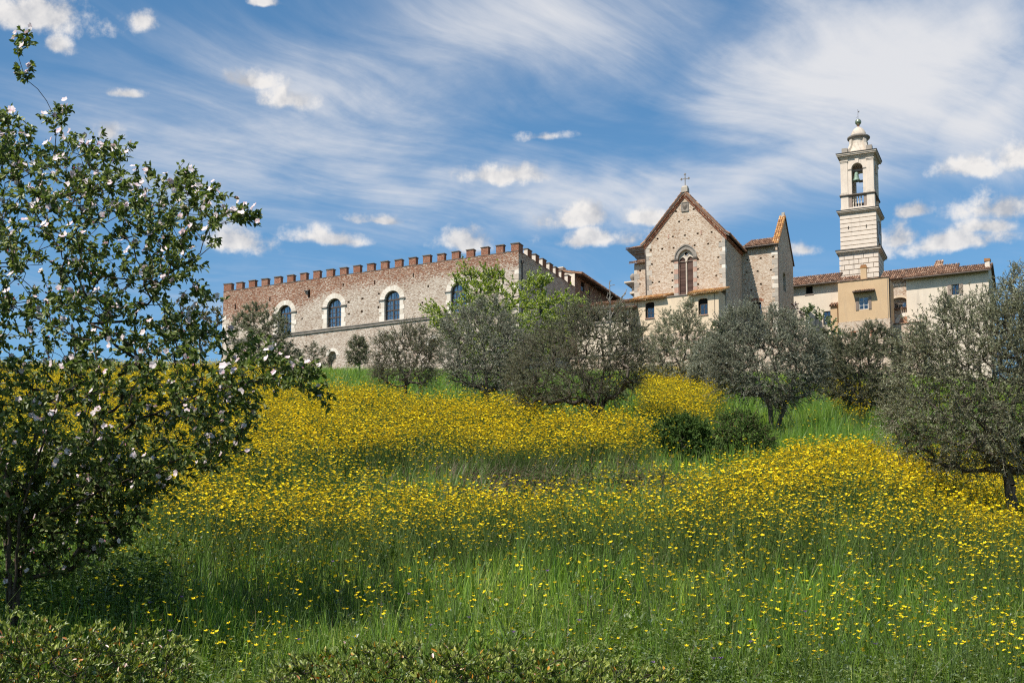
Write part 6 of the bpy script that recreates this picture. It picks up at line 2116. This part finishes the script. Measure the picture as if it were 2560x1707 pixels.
_fg = np.array([np.interp(_fx, [a for a, b in r[1]], [b for a, b in r[1]]) for r in _FM])


def flower_density(p):
    px, py = proj_arr(p, .56)
    px = np.clip(px, _fx[0], _fx[-1] - 1)
    py = np.clip(py, _fy[0], _fy[-1] - 1)
    i = ((px - _fx[0]) / 20).astype(int)
    fx = (px - _fx[i]) / 20
    j = np.clip(np.searchsorted(_fy, py, side='right') - 1, 0, len(_fy) - 2)
    fy = (py - _fy[j]) / (_fy[j + 1] - _fy[j])
    i2 = np.minimum(i + 1, len(_fx) - 1)
    v = (_fg[j, i] * (1 - fx) + _fg[j, i2] * fx) * (1 - fy) + (_fg[j + 1, i] * (1 - fx) + _fg[j + 1, i2] * fx) * fy
    x, y = p[:, 0], p[:, 1]
    patch = np.sin(x * 2.1 + 1.3 * np.sin(y * .9)) * np.sin(y * 1.7 + 1.1 * np.sin(x * 1.3)) + .6 * np.sin(x * 5.1 + y * 2.2) * np.sin(y * 4.3 - x)
    clump = np.sin(x * 9.3 + 3 * np.sin(y * 3.1)) * np.sin(y * 8.1 + 2 * np.sin(x * 3.7))
    far = np.clip((y - 15) / 8, 0, 1)
    v = v * (1 - far + far * np.clip(v / 8, 0, 1) ** .9)
    return v * np.clip(1 + .6 * patch + .5 * clump, .08, 2.6)


# --- grass
tufts = [blade_mesh('grass_tuft', 9, .56, .0135, M['grass'], spread=.05) for _ in range(4)] + [blade_mesh('grass_tuft', 8, .72, .016, M['grass_blue'], spread=.045, lean=.2) for _ in range(4)]
p1 = strew(104000, 8.6, 62, lambda D: np.interp(D, [8, 12, 16, 24, 40, 62], [130, 105, 75, 52, 26, 12]))
_cl = (np.sin(p1[:, 0] * 6.1 + 2.2 * np.sin(p1[:, 1] * 2.3)) * np.sin(p1[:, 1] * 4.7 + 1.9 * np.sin(p1[:, 0] * 2.9)) + .7 * np.sin(p1[:, 0] * 13.1 + p1[:, 1] * 3) * np.sin(p1[:, 1] * 11.3 - p1[:, 0] * 4))
_keep = gm.random(len(p1)) < np.clip(.52 + .55 * _cl, .10, 1)
p1, _cl = p1[_keep], _cl[_keep]          # grass grows in clumps with darker gaps between
px_, py_ = proj_arr(p1, .3)
short = np.clip((py_ - 1440) / 110, 0, 1) * .45
nz_ = np.sin(p1[:, 0] * 1.7 + p1[:, 1] * .6) * np.sin(p1[:, 1] * 1.1 - p1[:, 0] * .4)
sc1 = (1 - short) * (.78 + .22 * nz_) * gm.uniform(.55, 1.15, len(p1)) * (1 + .16 * np.clip(_cl, -1, 1)) * np.interp(p1[:, 1], [10, 30, 62], [.85, .95, 1.25])
sc1 *= 1 - .32 * np.clip(flower_density(p1) / 6, 0, 1)
scatter('meadow_grass', p1, tufts, sc1, 'tall green meadow grass covering the slope', 'grass')
far_tufts = [blade_mesh('far_grass_tuft', 14, .55, .02, M['grass'], spread=.16) for _ in range(3)]
p2 = strew(16000, 58, 128, lambda D: np.interp(D, [58, 75, 128], [5, 4, 1.2]))
scatter('far_grass', p2, far_tufts, gm.uniform(.7, 1.3, len(p2)), 'grass on the crest below the castle', 'grass')
# --- low herbs at the front and under the quince
herbs = [herb_mesh('herb', 10, .16, .055, .028, M['herb']) for _ in range(3)] + [herb_mesh('herb', 26, .24, .03, .012, M['herb']) for _ in range(4)]
p3 = strew(5200, 8.4, 12.5, lambda D: np.interp(D, [8.4, 10.5, 12.5], [100, 60, 10]))
scatter('meadow_herbs', p3, herbs, gm.uniform(.6, 1.3, len(p3)), 'low leafy herbs among the front grass', 'herbs')
weeds = [herb_mesh('weed', 30, .5, .06, .03, M['leaf_bush']) for _ in range(3)]
p4 = strew(900, 11.2, 15, lambda D: np.ones_like(D), -250, 420)
scatter('shade_weeds', p4, weeds, gm.uniform(.5, 1.1, len(p4)), 'tall leafy weeds in the shade under the quince tree', 'weeds')
# --- dry stems on the bank
dry = [blade_mesh('dry_stem', 5, .75, .006, M['straw'], spread=.1, lean=.6) for _ in range(3)]
p5 = strew(2600, 17.5, 24, lambda D: np.ones_like(D), 500, 2100)
q1, q2 = proj_arr(p5, .3)
keep = gm.random(len(p5)) < np.clip(1.1 - ((q1 - 1250) / 420) ** 2, .03, 1) * np.clip(1.2 - ((q2 - 1100) / 60) ** 2, 0, 1)
p5 = p5[keep]
scatter('dry_stems', p5, dry, gm.uniform(.6, 1.1, len(p5)), 'dry straw coloured stems on the terrace bank', 'dry stems')
wisp = [blade_mesh('dry_wisp', 3, .62, .0045, M['straw'], spread=.09, lean=.7) for _ in range(3)]
p5c = strew(900, 8.8, 16, lambda D: np.ones_like(D))
scatter('dry_wisps', p5c, wisp, gm.uniform(.5, 1.05, len(p5c)), 'thin dry bent stalks among the front grass', 'dry stems', tilt=.3)
broad = [herb_mesh('broad_weed', 9, .2, .10, .055, M['herb']) for _ in range(3)]
p5d = strew(260, 8.8, 13, lambda D: np.ones_like(D))
scatter('broad_weeds', p5d, broad, gm.uniform(.6, 1.2, len(p5d)), 'broad leaved weeds here and there in the front grass', 'weeds')
# --- buttercups: the nearest 300 one by one, the rest as one planting
cups = [buttercup_mesh('buttercup', 3, .54) for _ in range(6)] + [buttercup_mesh('buttercup', 4, .62) for _ in range(3)]
N = 900000
p6 = strew(N, 8.8, 75, lambda D: np.ones_like(D) * 1.0)
area = (2820 + 260) / FPX * (75 ** 2 - 8.8 ** 2) / 2
fd6 = flower_density(p6)
want = fd6 * 16.0 / 3.2 * np.interp(fd6, [1, 4], [5.0, 3.5]) * np.interp(p6[:, 1], [14, 34], [1, 1.35])
p6 = p6[gm.random(N) < want / (N / area)]
near = p6[:, 1].argsort()
pxn, pyn = proj_arr(p6, .45)
inview = [i for i in near if 0 < pxn[i] < 2352 and pyn[i] < 1555][:300]
mask = np.ones(len(p6), bool)
mask[inview] = False
singles = [buttercup_mesh('buttercup', k, .66, pr=.0138) for k in (1, 1, 2, 2, 3, 3, 4)]
cups_near = [buttercup_mesh('buttercup', k, .64, pr=.0142) for k in (2, 3, 3, 4, 4)]
for i in inview:
    o = bpy.data.objects.new('buttercup', singles[int(gm.integers(0, len(singles)))])
    o.location = tuple(p6[i])
    o.rotation_euler = (gm.normal(0, .1), gm.normal(0, .1), gm.uniform(0, 6.28))
    s = gm.uniform(.8, 1.15)
    o.scale = (s, s, s)
    tag(o, 'single yellow buttercup in the near grass in front of the dense flower bands', 'flower', 'nearest buttercups in the front grass')
    link(o)
print('buttercup plants', len(p6), 'area', area)
pf = p6[mask]
pn = pf[pf[:, 1] < 15.5]
pf = pf[pf[:, 1] >= 15.5]
scatter('buttercup_foreground', pn, cups_near, gm.uniform(.75, 1.2, len(pn)), 'scattered yellow buttercups in the tall front grass', 'flowers')
scatter('buttercup_meadow', pf, cups, gm.uniform(.8, 1.2, len(pf)) * np.interp(pf[:, 1], [10, 30, 75], [1, 1.05, 1.2]), 'dense yellow buttercups in bands across the slope', 'flowers')


# --- a few violet flowers
def violet_mesh(g):
    m = MB()
    h = g.uniform(.35, .5)
    m.tube([(0, 0, -.03), (.01, 0, h)], [.003, .002], 3, 0, cap=False)
    for q in range(6):
        a = q * 1.05
        vs = [(.01, 0, h), (.01 + .014 * math.cos(a - .4), .014 * math.sin(a - .4), h + .012), (.01 + .024 * math.cos(a), .024 * math.sin(a), h + .016), (.01 + .014 * math.cos(a + .4), .014 * math.sin(a + .4), h + .012)]
        m.add(vs, [(0, 1, 2, 3)], 1, g.random())
    return raw_mesh('violet_flower', np.array(m.V), m.F, [M['stalk'], M['petal_violet']], m.Rn, m.M)


vm = [violet_mesh(gm) for _ in range(3)]
for px, py in ((388, 1313), (1260, 1308), (645, 1452), (690, 1460), (420, 1360), (765, 1278), (1500, 1500), (1640, 1490), (1650, 1500), (990, 1420), (1080, 1400), (880, 1370), (1180, 1440), (390, 1448), (345, 1375), (1720, 1450), (2010, 1460), (940, 1345), (1330, 1420), (1850, 1400)):
    best = None
    for D in np.arange(8.8, 16, .1):
        x = (px * K - 1280) / FPX * D
        q = project(x, D, float(zg(x, D)) + .42)
        e = abs(q[1] / K - py)
        if best is None or e < best[0]:
            best = (e, x, D)
    o = bpy.data.objects.new('violet_flower', vm[int(gm.integers(0, 3))])
    o.location = (best[1], best[2], float(zg(best[1], best[2])))
    o.rotation_euler = (0, 0, gm.uniform(0, 6.28))
    tag(o, 'small violet flower dotted among the front grass', 'flower', 'violet flowers in the front grass')
    link(o)
